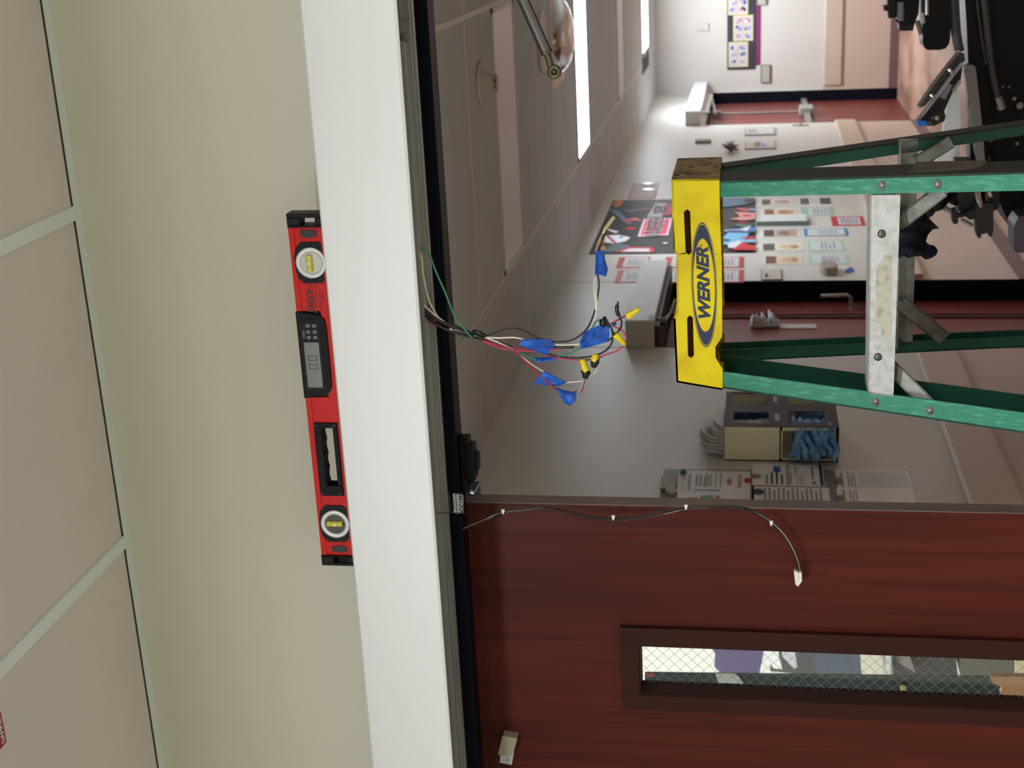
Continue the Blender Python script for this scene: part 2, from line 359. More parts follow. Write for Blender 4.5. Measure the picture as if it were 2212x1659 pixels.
# bumper rails and base
def railprof(x, x1, z0=.636, z1=.841): return [(x, z0+.01), (x1-.006, z0), (x1, z0+.012), (x1, z1-.014), (x1-.006, z1), (x, z1)]
r = MB()
for (a, b) in ((4.75, D1a-.03), (D1b+.03, D2a-.03)):
    r.prism([(p[0], a, p[1]) for p in railprof(WX, WX+.03)], (0, b-a, 0))
struct('trim_6', r, RAILM, 'beige bumper rail along the left corridor wall')
r = MB(); e = onY(1790, 183, FY).x
r.prism([(e, FY-(p[0]-WX), p[1]) for p in railprof(WX, WX+.03)], (.3-e, 0, 0)); struct('trim_7', r, RAILM, 'beige bumper rail on the far wall')
b = MB()
for (a, c_) in ((4.75, D1a), (D1b, D2a)): b.box(WX, WX+.006, a, c_, 0, .1)
struct('baseboard_left', b, BASEM, 'brown rubber base of the left corridor wall')
b = MB(); b.box(WX, .3, FY-.006, FY, 0, .1); struct('baseboard_far', b, BASEM, 'brown rubber base of the far wall')

# ---------------------------------------------------------------- ceiling lamps
def troffer(label, x0, x1, y0, y1, z, lens, group=None, name='ceiling_light'):
    o = thing(name, label, 'ceiling light', ((x0+x1)/2, (y0+y1)/2, z-.006), group)
    f = MB(); f.box(x0, x1, y0, y0+.022, z-.006, z+.012); f.box(x0, x1, y1-.022, y1, z-.006, z+.012); f.box(x0, x0+.022, y0, y1, z-.006, z+.012); f.box(x1-.022, x1, y0, y1, z-.006, z+.012)
    f.build('frame', GRID2, o); MB().box(x0+.02, x1-.02, y0+.02, y1-.02, z-.003, z+.002).build('lens', lens, o); return o
troffer('lit fluorescent ceiling panel nearest the doorway', -1.645, -.43, 9.25, 9.9, CZ2, LAMPON)
troffer('smaller lit ceiling panel deep down the corridor', -1.56, -.43, 14.97, 15.8, CZ2, LAMPFAR)
o = troffer('unlit pinkish ceiling panel behind the smoke detector', -1.645, -.43, 6.29, 6.87, CZ2, LENSOFF)
troffer('unlit ceiling panel between the two lit ones', -1.645, -.43, 12.2, 12.8, CZ2, LENSOFF)
for k, (lx, ly) in enumerate(ROOM_LAMPS):
    o = troffer('ceiling light of the near room, %s' % ('over the left front', 'over the right front', 'at the left rear', 'at the right rear')[k], lx-.61, lx+.61, ly-.3, ly+.3, CZ-.0, M('room_lens', (250, 252, 245), .4), 'ceiling lights of the near room')
troffer('ceiling light of the alcove beside the corridor', -3.9, -2.7, 3.2, 3.8, CZ2, MATS['room_lens'])
v = thing('ceiling_vent', 'small dark ceiling grille beside the far lit panel', 'vent', (-1.66, 15.4, CZ2-.01))
b = MB(); b.box(-1.75, -1.575, 14.95, 15.8, CZ2-.01, CZ2+.002); b.build('frame', C(120, 112, 112), v)
b = MB(); [b.box(-1.74, -1.585, 15+.08*k, 15.04+.08*k, CZ2-.014, CZ2-.009) for k in range(10)]; b.build('slats', C(70, 66, 66), v)
# smoke detector
p = onZ(1037, 180, CZ2); r_ = .088
s = thing('smoke_detector', 'white smoke detector with vented head hanging from the corridor ceiling', 'smoke detector', (p.x, p.y, CZ2-.084))
b = MB(); b.tube([(p.x, p.y, CZ2), (p.x, p.y, CZ2-.012), (p.x, p.y, CZ2-.03), (p.x, p.y, CZ2-.05), (p.x, p.y, CZ2-.06)], [r_, r_*.97, r_*.66, r_*.42, r_*.4], 0, 28); b.build('base', C(196, 192, 178), s)
b = MB(); b.tube([(p.x, p.y, CZ2-.06), (p.x, p.y, CZ2-.076)], .026, 0, 20)
b.build('sensing_chamber', C(50, 52, 46), s)
b = MB()
for zz in (.0605, .068, .0755): b.tube([(p.x, p.y, CZ2-zz), (p.x, p.y, CZ2-zz-.002)], .034, 0, 24)
for k in range(8): a = k*math.pi/4; b.tube([(p.x+.033*math.cos(a), p.y+.033*math.sin(a), CZ2-.06), (p.x+.033*math.cos(a), p.y+.033*math.sin(a), CZ2-.077)], .002, 0, 6)
b.tube([(p.x, p.y, CZ2-.0765), (p.x, p.y, CZ2-.083)], [.034, .02], 0, 24); b.build('head_cage', C(214, 208, 194), s)
b = MB(); b.ring((p.x, p.y, CZ2-.004), (0, 0, -1), r_*.93, r_*1.02, .008, 0, 28); b.build('base_rim', C(226, 222, 210), s)
# speaker and dome mirror
b = MB(); cx, cy = -.72, 7.79; b.tube([(cx, cy, CZ2), (cx, cy, CZ2-.008), (cx, cy, CZ2-.012)], [.17, .17, .15], 0, 32)
tag(b.build('ceiling_speaker', C(205, 190, 180)), 'round flat speaker grille on the corridor ceiling before the dome mirror', 'speaker')
mi = thing('dome_mirror', 'chrome dome mirror in a pale tile on the corridor ceiling', 'mirror', (-.74, 8.5, CZ2-.1))
MB().box(-1.03, -.43, 8.13, 8.7, CZ2-.004, CZ2+.002).build('backing_tile', C(232, 206, 188), mi)
b = MB(); vs = []; 
b.tube([(-.74, 8.42, CZ2-.004-.1*math.sin(q)) for q in [0, .25, .5, .8, 1.1, 1.35, 1.55]], [.22*math.cos(q)+.001 for q in [0, .25, .5, .8, 1.1, 1.35, 1.55]], 0, 36); b.build('dome', CHROME, mi)
# red ceiling label
l0 = onZ(3, 1549, CZ-.003); l1 = onZ(12, 1595, CZ-.003)
b = MB(); x0, x1, yy = l0.x-.002, onZ(12, 1595, CZ).x, l1.y
x0, x1 = min(x0, x1), max(x0, x1)
b.box(x0-.004, x1+.01, yy-.03, yy+.001, CZ-.003, CZ-.0005)
b.text('DAMPER', .0125, ((x0+x1)/2+.003, yy-.007, CZ-.003), XD, -YD, 1, bold=.02, sx=.95); b.text('FIRE', .0125, ((x0+x1)/2+.003, yy-.021, CZ-.003), XD, -YD, 1, bold=.02)
b.keep = True
tag(b.build('ceiling_label', [C(150, 22, 34), PAPER]), 'red ceiling label reading FIRE DAMPER on the grid bar', 'label')

# ---------------------------------------------------------------- operator header with track
hd = thing('door_operator_header', 'long satin aluminium automatic door operator header mounted over the doorway', 'door operator', (-.9, 2.14, HB))
HX0, HX1 = -2.02, .42
b = MB(); b.prism([(HX0, 2.0835, HT), (HX0, 2.081, HT-.003), (HX0, 2.081, HB+.004), (HX0, 2.083, HB), (HX0, 2.0865, HB), (HX0, 2.0865, HT-.004), (HX0, 2.194, HT-.004), (HX0, 2.194, HT)], (HX1-HX0, 0, 0)); b.build('cover', WHITEAL, hd)
MB().box(HX0+.002, HX1-.002, 2.19, 2.198, HB+.002, HT-.001).build('back_plate', DKAL, hd)
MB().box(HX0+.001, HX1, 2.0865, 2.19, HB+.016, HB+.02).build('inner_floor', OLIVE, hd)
xe = onZ(888, 83, HB).x
b = MB()
b.box(HX0, xe, 2.118, 2.121, HB+.001, HB+.016); b.box(HX0, xe, 2.124, 2.126, HB+.003, HB+.016)
b.box(HX0, HX1, 2.163, 2.167, HB+.001, HB+.016); b.box(HX0, HX1, 2.178, 2.19, HB+.0, HB+.016)
b.build('track_lip', GYAL, hd)
b = MB(); n = 8
b.prism([(HX0, 2.128+.034*i/n, HB+.012-.011*math.sin(math.pi*i/n)) for i in range(n+1)], (xe-HX0-.004, 0, 0)); b.build('track_channel', DKAL, hd)
b = MB(); b.box(xe+.012, HX1-.004, 2.105, 2.16, HB+.002, HB+.016); b.box(xe+.03, xe+.031, 2.106, 2.159, HB+.0005, HB+.002); b.build('motor_housing', M('grey_housing', (104, 106, 104), .5), hd, .001)
for xx in (HX0, HX1+.002): MB().box(xx-.002, xx, 2.082, 2.194, HB, HT).build('end_cap', WHITEAL, hd)
# rod arm hanging from the header
YA = 2.15
a0 = onY(1195, 163, YA); a1 = onY(1186, 128, YA); a2 = onY(1180, 112, YA); a3 = onY(1130, 0, YA); dirv = (a3-a2).normalized()
tp = a2+dirv*((HB-.03-a2.z)/dirv.z) if dirv.z > .05 else a2+dirv*.7
ar = bpy.data.objects.new('rod_arm', None); COL.objects.link(ar); ar.parent = hd; ar.location = a0-hd.location; ar['label'] = 'grey metal rod arm with a ball eye'
MB().tube([a2, tp], .0088, 0, 14).build('rod', M('arm_aluminium', (112, 108, 108), .3, .85), ar)
b = MB(); q = (a1-a2).normalized(); b.tube([a2-q*.002, a2+q*.003], .0095, 0, 14); b.tube([a2, a1, a0-q*.006], [.0055, .005, .0045], 0, 12); b.build('threaded_end', M('brassy_steel', (92, 88, 66), .4, .8), ar)
ec = onY(1198, 155, YA); b = MB(); b.ring(ec-Vector((0, .006, 0)), (0, 1, 0), .004, .0105, .012); b.sphere(ec, .0048); b.build('ball_eye', M('brassy_steel', (92, 88, 66), .4, .8), ar)
b = MB(); b.tube([tp, (tp.x, tp.y, HB+.0)], .012); b.box(tp.x-.03, tp.x+.03, 2.12, 2.18, HB-.012, HB+.001); b.build('pivot_bracket', GYAL, ar)

# ---------------------------------------------------------------- near door leaf (closed, left of the opening)
YD0 = 2.3; DZT = OZ-.004
DXR = onY(1700, 1098, YD0).x; DXL = OX0+.002
d = thing('door_3', 'closed cherry red wood door leaf with a narrow wired glass window', 'door', ((DXL+DXR)/2, YD0, 0)); d['kind'] = 'structure'
vx1 = onY(1380, 1393, 2.292).x; vx0 = onY(1382, 1500, 2.292).x; vzt = onY(1380, 1393, 2.292).z; vzb = vzt-1.02
b = MB(); bx = b.box
bx(vx1, DXR-.002, YD0, YD0+.04, .008, DZT); bx(DXL, vx0, YD0, YD0+.04, .008, DZT); bx(vx0, vx1, YD0, YD0+.04, vzt, DZT); bx(vx0, vx1, YD0, YD0+.04, .008, vzb)
b.build('door_leaf', WOOD, d)
MB().prism([(DXR-.0022, YD0+.0005, .008), (DXR-.0022, YD0+.0395, .008), (DXR-.002, YD0+.0395, .008), (DXR, YD0+.0005, .008)], (0, 0, DZT-.008)).build('edge_band', WOODE, d)
o1 = onY(1339, 1356, 2.288); o2 = onY(1344, 1532, 2.288)
b = MB(); fx1, fx0, fz = o1.x, o2.x, o1.z
for (a0_, a1_, c0, c1) in ((fx0, vx0, vzb-.04, fz), (vx1, fx1, vzb-.04, fz), (vx0, vx1, vzt, fz), (vx0, vx1, vzb-.04, vzb)): b.box(a0_, a1_, 2.288, YD0, c0, c1)
b.build('window_frame', MAROON, d, .001)
b = MB(); t_ = .002
b.box(vx0, vx0+t_, 2.29, 2.34, vzb, vzt); b.box(vx1-t_, vx1, 2.29, 2.34, vzb, vzt); b.box(vx0, vx1, 2.29, 2.34, vzt-t_, vzt); b.box(vx0, vx1, 2.29, 2.34, vzb, vzb+t_)
b.build('window_reveal', MAROON, d)
YG = 2.331
MB().box(vx0, vx1, YG, YG+.004, vzb, vzt).build('glass_pane', GLASS, d)
b = MB(); sp = .0215; k0 = int((vzb-.2)/sp); k1 = int((vzt+.2)/sp)
for k in range(k0, k1):
    for sgn in (1, -1):
        z0 = k*sp; pts = []
        za, zb = z0, z0+sgn*(vx1-vx0)*1.0
        xa, xb = vx0, vx1
        def cut(z): return xa+(z-za)/(zb-za)*(xb-xa)
        pa, pb = [xa, za], [xb, zb]
        for P in (pa, pb):
            if P[1] > vzt: P[0] = cut(vzt); P[1] = vzt
            if P[1] < vzb: P[0] = cut(vzb); P[1] = vzb
        if max(za, zb) < vzb or min(za, zb) > vzt: continue
        b.tube([(pa[0], YG+.002, pa[1]), (pb[0], YG+.002, pb[1])], .00045 if sgn > 0 else .0003, 0, 4, False)
b.build('wire_mesh', C(150, 152, 150), d)
# small bracket screwed near the top of the leaf
br = thing('door_bracket', 'small tan and white metal bracket near the top left of the wooden door', 'bracket', onY(1100, 1648, YD0))
b = MB(); q = [onY(1089, 1577, 2.3), onY(1121, 1583, 2.3), onY(1111, 1620, 2.3), onY(1079, 1618, 2.3)]; b.prism(q, (0, -.02, 0)); b.build('rubber_block', C(150, 140, 118), br, .002)
b = MB(); q = [onY(1083, 1619, 2.3), onY(1111, 1622, 2.3), onY(1106, 1650, 2.3), onY(1080, 1645, 2.3)]; b.prism(q, (0, -.004, 0)); b.build('mounting_plate', C(196, 200, 198), br, .0008)
b = MB()
for (a, c_) in ((1104, 1627), (1098, 1642)): p = onY(a, c_, 2.296); MB().tube([p, p+Vector((0, -.0015, 0))], .0028, 0, 10).build('screw', STEEL, br)
# spare leaf swung open into the corridor on the right (outside the picture, kept for its shadow and reflections)
b = MB(); b.box(OX1+.004, OX1+.048, 2.35, 3.26, .008, DZT-.0); o = b.build('door_4', WOOD, None); o['kind'] = 'structure'; o['label'] = 'open wooden door leaf swung into the corridor at the right'; o['category'] = 'door'

# sticker on the frame
lb = MB(); YS = YW-.0062
c0 = onY(978, 1067, YS); c1 = onY(1002, 1108, YS)
YS2 = 2.2495
q = [onY(978, 1066, YS2), onY(1001, 1067, YS2), onY(1002, 1108, YS2), onY(980, 1108, YS2)]
lb.prism(q, (0, -.0004, 0)); ctr = sum(q, Vector())/4
lb.text('ADC1992', .0115, ctr+Vector((0, -.0005, -.0065)), XD, ZD, 1, bold=.02, sx=.82)
for j, s_ in enumerate(('WARNOCK HERSEY', 'LISTED', 'DOOR OPERATOR')): pass
for j in range(3): 
    for k in range(6 if j != 1 else 3): lb.box(ctr.x-.022+.0073*k+(.011 if j == 1 else 0), ctr.x-.0165+.0073*k+(.011 if j == 1 else 0), YS2-.0006, YS2-.0003, ctr.z+.0125-.005*j, ctr.z+.0150-.005*j, 2)
lb.keep = True
tag(lb.build('asset_label', [C(232, 238, 232), BLK, C(120, 124, 122)]), 'small white asset label reading ADC1992 on the navy door frame', 'label')
# latch hanging from the frame stop
YL = 2.275
lt = thing('overhead_latch', 'black overhead latch under the navy frame beside the wooden door edge', 'latch', onY(1012, 1010, YL))
def slab(px, Y, t, m=0, mb=None):
    mb = mb or MB(); mb.prism([onY(a, b_, Y) for a, b_ in px], (0, t, 0), m); return mb
def Zcap(pts, Y): return pts
b = MB(); zt = zs
def lbox(y0, y1, xb, Ya, Yb):
    p0 = onY(xb, y0, Ya); p1 = onY(xb, y1, Ya); b.box(min(p0.x, p1.x), max(p0.x, p1.x), Ya, Yb, (p0.z+p1.z)/2, zt)
lbox(948, 972, 1012, 2.262, 2.29); lbox(964, 1040, 1025, 2.262, 2.292); lbox(983, 1020, 1033, 2.265, 2.29); lbox(1036, 1066, 1009, 2.258, 2.294)
b.build('latch_body', BLACKP, lt, .003)
p0 = onY(1020, 1030, 2.275); b = MB(); b.tube([p0-Vector((.012, 0, -.003)), p0+Vector((.012, 0, .003))], .006, 0, 14); b.build('roller', BLACKR, lt)
b = MB(); p0 = onY(1016, 1046, 2.296); p1 = onY(1036, 1073, 2.296); b.box(p1.x, p0.x, 2.296, 2.31, p1.z, zt+.01); b.build('mounting_bracket', C(60, 64, 74), lt, .001)
b = MB(); b.tube([onY(1035, 1044, 2.29), onY(1025, 1063, 2.29)], .0015); b.tube([onY(1016, 1064, 2.268), onY(1024, 1066, 2.268)], .004); b.build('spring_pin', CHROME, lt)

# ---------------------------------------------------------------- cable lying against the wooden door
YC = 2.255
cab = thing('door_cable', 'black and white wire pair looping down the wooden door to a white connector', 'cable', onY(1725, 1266, YC))
path = [(1001, 1144), (1040, 1128), (1068, 1115), (1087, 1108), (1130, 1103), (1168, 1098), (1190, 1099), (1230, 1108), (1280, 1119), (1325, 1122), (1370, 1120), (1430, 1109), (1482, 1098), (1540, 1096), (1590, 1097), (1622, 1104), (1648, 1118), (1668, 1132), (1692, 1157), (1712, 1190), (1723, 1218), (1725, 1240)]
pts = smooth([onY(a, b_, YC+.02*(i > 2)) for i, (a, b_) in enumerate(path)], 5)
n = len(pts)
def twist(pts, ph, r, f): return [p+Vector((math.cos(i*f+ph)*r*.3, math.cos(i*f+ph)*r, math.sin(i*f+ph)*r)) for i, p in enumerate(pts)]
MB().tube([q+Vector((0, -.0016, 0)) for q in twist(pts, 1.9, .0007, .05)], .0016, 0, 8).build('wire', M('cable_black', (14, 14, 15), .4), cab)
MB().tube(twist(pts, 3.9+math.pi, .0019, .05), .0012, 0, 8).build('wire', M('cable_white', (226, 222, 204), .45), cab)
MB().tube([p+Vector((.002, .003, .0015)) for p in pts[8:]], .0011, 0, 8).build('wire', MATS['cable_black'], cab)
th = smooth([onY(945, 1108, 2.09), onY(967, 1108, 2.17), onY(980, 1108, 2.21), onY(1005, 1111, 2.26), onY(1050, 1112, 2.27), onY(1085, 1109, YC+.02)], 5)
MB().tube(th, .0007, 0, 6).build('thin_wire', MATS['cable_black'], cab)
for (a, c_) in ((1087, 1106), (1325, 1119), (1482, 1096), (1666, 1131)):
    p = onY(a, c_, YC+.015); b = MB(); b.box(p.x-.0028, p.x+.0030, p.y-.004, p.y+.0035, p.z-.0018, p.z+.0018); b.box(p.x+.001, p.x+.006, p.y-.0035, p.y+.0005, p.z-.003, p.z+.003)
    b.build('cable_tie', C(228, 226, 214), cab, .0006)
q = [onY(*a, YC+.014) for a in ((1715, 1234), (1732, 1238), (1732, 1256), (1724, 1267), (1718, 1262))]
b = MB(); b.prism(q, (0, .009, 0)); q2 = [onY(*a, YC+.012) for a in ((1719, 1237), (1725, 1238), (1724, 1252), (1718, 1252))]; b.prism(q2, (0, .003, 0)); b.build('connector_plug', M('connector_white', (226, 226, 216), .4), cab, .0006)

# ---------------------------------------------------------------- spirit level on the header
LY = 2.0895; LT = .025
lx1 = onY(650, 461, LY).x; lx0 = onY(728, 1222, LY).x; lz0 = HT+.0002; lz1 = onY(657, 840, LY).z
def LX(y): return onY(650+(y-461)*.1, y, LY).x
LVH = lz1-lz0
lv = thing('spirit_level', 'red box spirit level with digital display lying on the aluminium header', 'spirit level', ((lx0+lx1)/2, LY+LT/2, lz0))
def lz(f): return lz0+LVH*f       # f 0 bottom .. 1 top
capR = LX(492); capL = LX(1200)
mx0, mx1 = LX(860), LX(673)       # display module
hx0, hx1 = LX(1071), LX(914)      # hand hold
gx0, gx1 = LX(1050), LX(925)      # its opening
def lbx(b, x0, x1, f0, f1, m=0, dy=0): b.box(x0, x1, LY+dy, LY+LT-dy, lz(f0), lz(f1), m)
b = MB()
hzf0, hzf1 = .26, .72
for (x0, x1) in ((capL, gx0), (gx1, mx0), (mx1, capR)):
    lbx(b, x0, x1, .07, .84, 0, .003); lbx(b, x0, x1, 0, .07, 1); 
    lbx(b, x0, x1, .84, 1, 0, .0015)
lbx(b, gx0, gx1, .07, hzf0, 0, .003); lbx(b, gx0, gx1, hzf1, .84, 0, .003); lbx(b, gx0, gx1, 0, .07, 1); lbx(b, gx0, gx1, .84, 1, 0, .0015)
lbx(b, mx0, mx1, 0, .3, 0, .003)
b.text('JOHNSON', .0165, (LX(651), LY+.0028, lz(.55)), XD, ZD, 2, shear=.15, bold=.03, sx=.50)
b.text('pro', .008, (LX(614), LY+.0028, lz(.56)), XD, ZD, 2, bold=.01)
b.box(LX(675), LX(612), LY+.0025, LY+.003, lz(.385), lz(.40), 2)
b.text('24 in / 610 mm', .0062, (LX(646), LY+.0028, lz(.28)), XD, ZD, 2, sx=.8)
b.text('DIGITAL', .0045, (LX(640), LY+.0028, lz(.19)), XD, ZD, 2)
b.keep = True
b.build('body', [RED, REDD, DARKTX], lv)
for (x0, x1, hy0, hy1) in ((capR, lx1, LX(487), LX(471)), (lx0, capL, LX(1216), LX(1203))):
    b = MB(); a_, c_ = min(hy0, hy1), max(hy0, hy1)
    b.box(x0, a_, LY-.001, LY+LT+.001, lz(0), lz(1)+.0005); b.box(c_, x1, LY-.001, LY+LT+.001, lz(0), lz(1)+.0005)
    b.box(a_, c_, LY-.001, LY+LT+.001, lz(0), lz(.2)); b.box(a_, c_, LY-.001, LY+LT+.001, lz(.62), lz(1)+.0005)
    b.build('end_cap', BLACKP, lv, .0015)
for y0, y1, tipside in ((498, 515, -1), (1179, 1193, 1)):
    xa, xb = LX(y1), LX(y0); xm = (xa+xb)/2; b = MB()
    pl = [(xa if tipside > 0 else xa+.003, .2), (xm-.0, .2), (xb-(.003 if tipside > 0 else 0), .2), (xb-(.003 if tipside > 0 else 0), .66), (xa if tipside > 0 else xa+.003, .66)]
    pts_ = [Vector((x, LY+.0032, lz(f))) for x, f in pl]
    tip = Vector((xb if tipside > 0 else xa, LY+.0032, lz(.43)))
    if tipside > 0: pts_.insert(3, tip)
    else: pts_.append(tip)
    b.prism(pts_, (0, -.0022, 0)); b.build('cap_lock', C(30, 30, 32), lv)
def vial(yc, rot):
    cx_ = LX(yc); cz_ = lz(.42 if yc < 800 else .47); R1 = LVH*.44
    b = MB(); hx_, hz_ = LVH*.60, LVH*.49
    poly = []
    for sg in (1, -1):
        for k in range(7): q = -1+2*k/6; poly.append((q*hx_*.62*sg, sg*(hz_*(1-.10*q*q))*1.0))
    # black bezel: barrel shape with clipped corners
    pb = [(-hx_, -hz_*.55), (-hx_*.72, -hz_*.88), (-hx_*.3, -hz_), (hx_*.3, -hz_), (hx_*.72, -hz_*.88), (hx_, -hz_*.55), (hx_, hz_*.55), (hx_*.72, hz_*.88), (hx_*.3, hz_), (-hx_*.3, hz_), (-hx_*.72, hz_*.88), (-hx_, hz_*.55)]
    pb = [(c_*1.0, a_) for a_, c_ in pb] if False else pb
    # bezel drawn between y extents (along X) larger than the ring
    b.prism([(cx_+a_*.98, LY+.0031, cz_+c_*.98) for a_, c_ in pb], (0, -.0022, 0)); v_ = b.build('vial_bezel', BLACKP, lv)
    b = MB(); b.ring((cx_, LY+.0012, cz_), (0, -1, 0), R1*.70, R1, .0030, 0, 44); b.build('vial_ring', M('vial_ring_white', (205, 208, 210), .35, .2), v_)
    b = MB(); b.tube([(cx_, LY+.0008, cz_), (cx_, LY-.0002, cz_)], R1*.72, 0, 32); b.build('vial_window', M('vial_back', (190, 190, 178), .25) if rot else C(70, 68, 60), v_)
    b = MB(); a_ = Vector((1, 0, 0)) if not rot else Vector((0, 0, 1)); a_ = (Vector((0, 0, 1)) if yc > 800 else Vector((1, 0, 0)))
    c_ = Vector((cx_, LY-.0014, cz_)); off = Vector((0, 0, .002)) if yc < 800 else Vector((.001, 0, 0))
    b.tube([c_+off-a_*R1*.52, c_+off+a_*R1*.52], R1*.19, 0, 14); b.build('vial_tube', M('vial_yellow', (206, 200, 60), .12, 0, 0, coat=.5), v_)
    b = MB(); 
    for s_ in (-.2, .2): b.tube([c_+off+a_*R1*s_-a_*.0002, c_+off+a_*R1*s_+a_*.0002], R1*.197, 0, 14)
    b.sphere(c_+off-Vector((0, R1*.13, 0)), R1*.13, 1, tuple(1.7 if abs(a_[i]) > .5 else 1 for i in range(3)), 8); b.build('vial_bubble', [C(40, 40, 10), M('bubble', (232, 228, 150), .1)], v_)
vial(568, True); vial(1132, False)
# display module
b = MB(); n = 6; rr = .012
pm = [(mx1, lz(1)+.0008), (mx1-.0005, lz(.93)), (mx1-.004, lz(.62))]
pm = [(mx0, lz(1)+.001), (mx1, lz(1)+.001), (mx1-.004, lz(.6)), (mx1-.0075, lz(.3)+.001), (mx1-.015, lz(.2)), (mx1-.03, lz(.17)), (mx0+.03, lz(.17)), (mx0+.016, lz(.19)), (mx0+.009, lz(.27)), (mx0+.005, lz(.55))]
b.prism([(x, LY-.0012, z) for x, z in pm], (0, LT+.0024, 0)); mod = b.build('display_module', BLACKR, lv, .0012)
b = MB(); b.box(LX(842), LX(694), LY-.0016, LY-.001, lz(.36), lz(.93)); b.build('display_panel', BLACKP, mod)
b = MB(); b.box(LX(836), LX(739), LY-.0024, LY-.0015, lz(.42), lz(.86)); 
yb0 = LY-.0026
def seg7(xc, zc, w_, h_, segs, m):
    t2 = w_*.14; hw, hh = w_/2, h_/2
    S7 = {'a': (-hw, hw, hh-t2, hh), 'g': (-hw, hw, -t2/2, t2/2), 'd': (-hw, hw, -hh, -hh+t2), 'f': (-hw, -hw+t2, .0004, hh-t2*.6), 'b': (hw-t2, hw, .0004, hh-t2*.6), 'e': (-hw, -hw+t2, -hh+t2*.6, -.0004), 'c': (hw-t2, hw, -hh+t2*.6, -.0004)}
    for s_ in segs: q = S7[s_]; b.box(xc+q[0], xc+q[1], yb0, yb0+.0003, zc+q[2], zc+q[3], m)
zc_ = lz(.64); seg7(LX(791), zc_, .0085, .0155, 'abcdef', 1); seg7(LX(773), zc_, .0085, .0155, 'abcdef', 1); b.box(LX(782.5), LX(781), yb0, yb0+.0003, zc_-.0078, zc_-.0062, 1)
for yy in (742, 832): b.box(LX(yy+1), LX(yy), yb0, yb0+.0003, zc_-.0012, zc_+.0012, 1)
b.build('lcd_screen', [LCDM, LCDD], mod)
for i, yy in enumerate((703, 716, 728)):
    for f_ in (.69, .50):
        x_ = LX(yy); MB().box(x_-.0031, x_+.0031, LY-.0032, LY-.0012, lz(f_)-.0035, lz(f_)+.0035).build('button', BTN, mod, .0008)
MB().box(LX(730), LX(712), LY-.0028, LY-.0012, lz(.84)-.003, lz(.84)+.002).build('power_button', C(70, 70, 84), mod, .0006)
# hand hold grip
b = MB(); g0, g1, g2, g3 = hx0, gx0, gx1, hx1
for (x0, x1, f0, f1) in ((g0, g1, .13, .83), (g2, g3, .13, .83), (g1, g2, .13, hzf0+.01)): b.box(x0, x1, LY-.001, LY+LT+.001, lz(f0), lz(f1))
hp_ = [(g1, LY-.001, lz(.83)), (g2, LY-.001, lz(.83))]
nn = 28
for k in range(nn+1):
    f_ = k/nn; x_ = g2+(g1-g2)*f_; hp_.append((x_, LY-.001, lz(hzf1-.12+.035*abs(math.sin(f_*math.pi*4)))))
b.prism(hp_, (0, LT+.002, 0)); gp = b.build('hand_grip', BLACKR, lv, .0012)
for (y_, f_) in ((919, .77), (919, .2), (1066, .77), (1066, .2)): MB().tube([(LX(y_), LY-.0012, lz(f_)), (LX(y_), LY-.0018, lz(f_))], .0022, 0, 10).build('screw', C(8, 8, 9), gp)

# ---------------------------------------------------------------- wires dangling out of the header
WB = thing('wire_bundle', 'bundle of loose taped wires hanging out of the operator header', 'wires', onY(1035, 727, 2.16))
cBl, cWh = MATS['cable_black'], MATS['cable_white']
cRd = M('wire_red', (150, 34, 62), .45); cPk = M('wire_pink', (186, 58, 92), .45); cGn = M('wire_green', (50, 132, 98), .45)
def wire(pl, mat, r=.0014, Y0=2.15, Y1=2.15, name='wire', par=None):
    n = len(pl); Ps = [onY(a, b_, Y0+(Y1-Y0)*i/(n-1)+random.uniform(-.002, .002)) for i, (a, b_) in enumerate(pl)]
    return MB().tube(smooth(Ps, 6), r, 0, 8).build(name, mat, par or WB)
YH, YM, YT = 2.135, 2.15, 2.15
wire([(903, 532), (915, 537), (929, 553), (941, 585), (960, 628), (984, 686), (1004, 712), (1020, 730)], cGn, .0016, YH, 2.143)
wire([(904, 543), (911, 560), (913, 590), (919, 620), (927, 650), (938, 672), (953, 697)], cWh, .0017, YH, YM)
wire([(907, 650), (925, 668), (945, 685), (968, 700), (1000, 713), (1032, 722)], cWh, .0016, YH, YM)
wire([(971, 710), (990, 718), (1015, 724), (1040, 729)], cWh, .0015, 2.145, YM)
wire([(907, 655), (918, 668), (940, 684), (960, 700), (1000, 712), (1035, 724)], cRd, .0015, YH, YM)
wire([(908, 672), (916, 686), (935, 699), (955, 707)], cPk, .0018, YH, YM)
wire([(908, 662), (930, 682), (955, 696), (980, 704), (1008, 716), (1035, 727)], cBl, .0028, YH, YM)
wire([(909, 668), (935, 695), (970, 714), (1005, 724), (1035, 730)], cBl, .0026, YH, YM)
wire([(902, 536), (907, 580), (914, 630), (925, 665)], cBl, .0022, YH, YM)
wire([(1018, 722), (1028, 724), (1045, 731)], cBl, [.0045]*13, YM, YM, 'black_tape_wrap')
wire([(1022, 716), (1036, 719), (1048, 727)], M('wrap_tape', (10, 10, 11), .3), [.0035]*13, 2.146, 2.146, 'black_tape_wrap')
wire([(1045, 727), (1065, 721), (1090, 712), (1113, 710), (1135, 716), (1160, 729), (1190, 737), (1220, 738), (1245, 730), (1268, 710), (1282, 680), (1290, 645), (1294, 615), (1291, 594)], cBl, .0015, YM, YT)
wire([(1293, 545), (1300, 522), (1307, 503)], cBl, .0015)
wire([(1288, 600), (1286, 620), (1289, 650), (1287, 680), (1281, 700), (1276, 716)], cWh, .0012)
wire([(1286, 598), (1283, 620), (1286, 655), (1286, 670)], cWh, .0011)
wire([(1287, 545), (1292, 525), (1302, 504), (1312, 488), (1318, 478)], M('wire_tan', (170, 160, 118), .5), .0014)
wire([(1308, 495), (1315, 484), (1327, 468)], M('wire_tan', (170, 160, 118), .5), [.0034]*13, 2.148, 2.148, 'stripped_sheath')
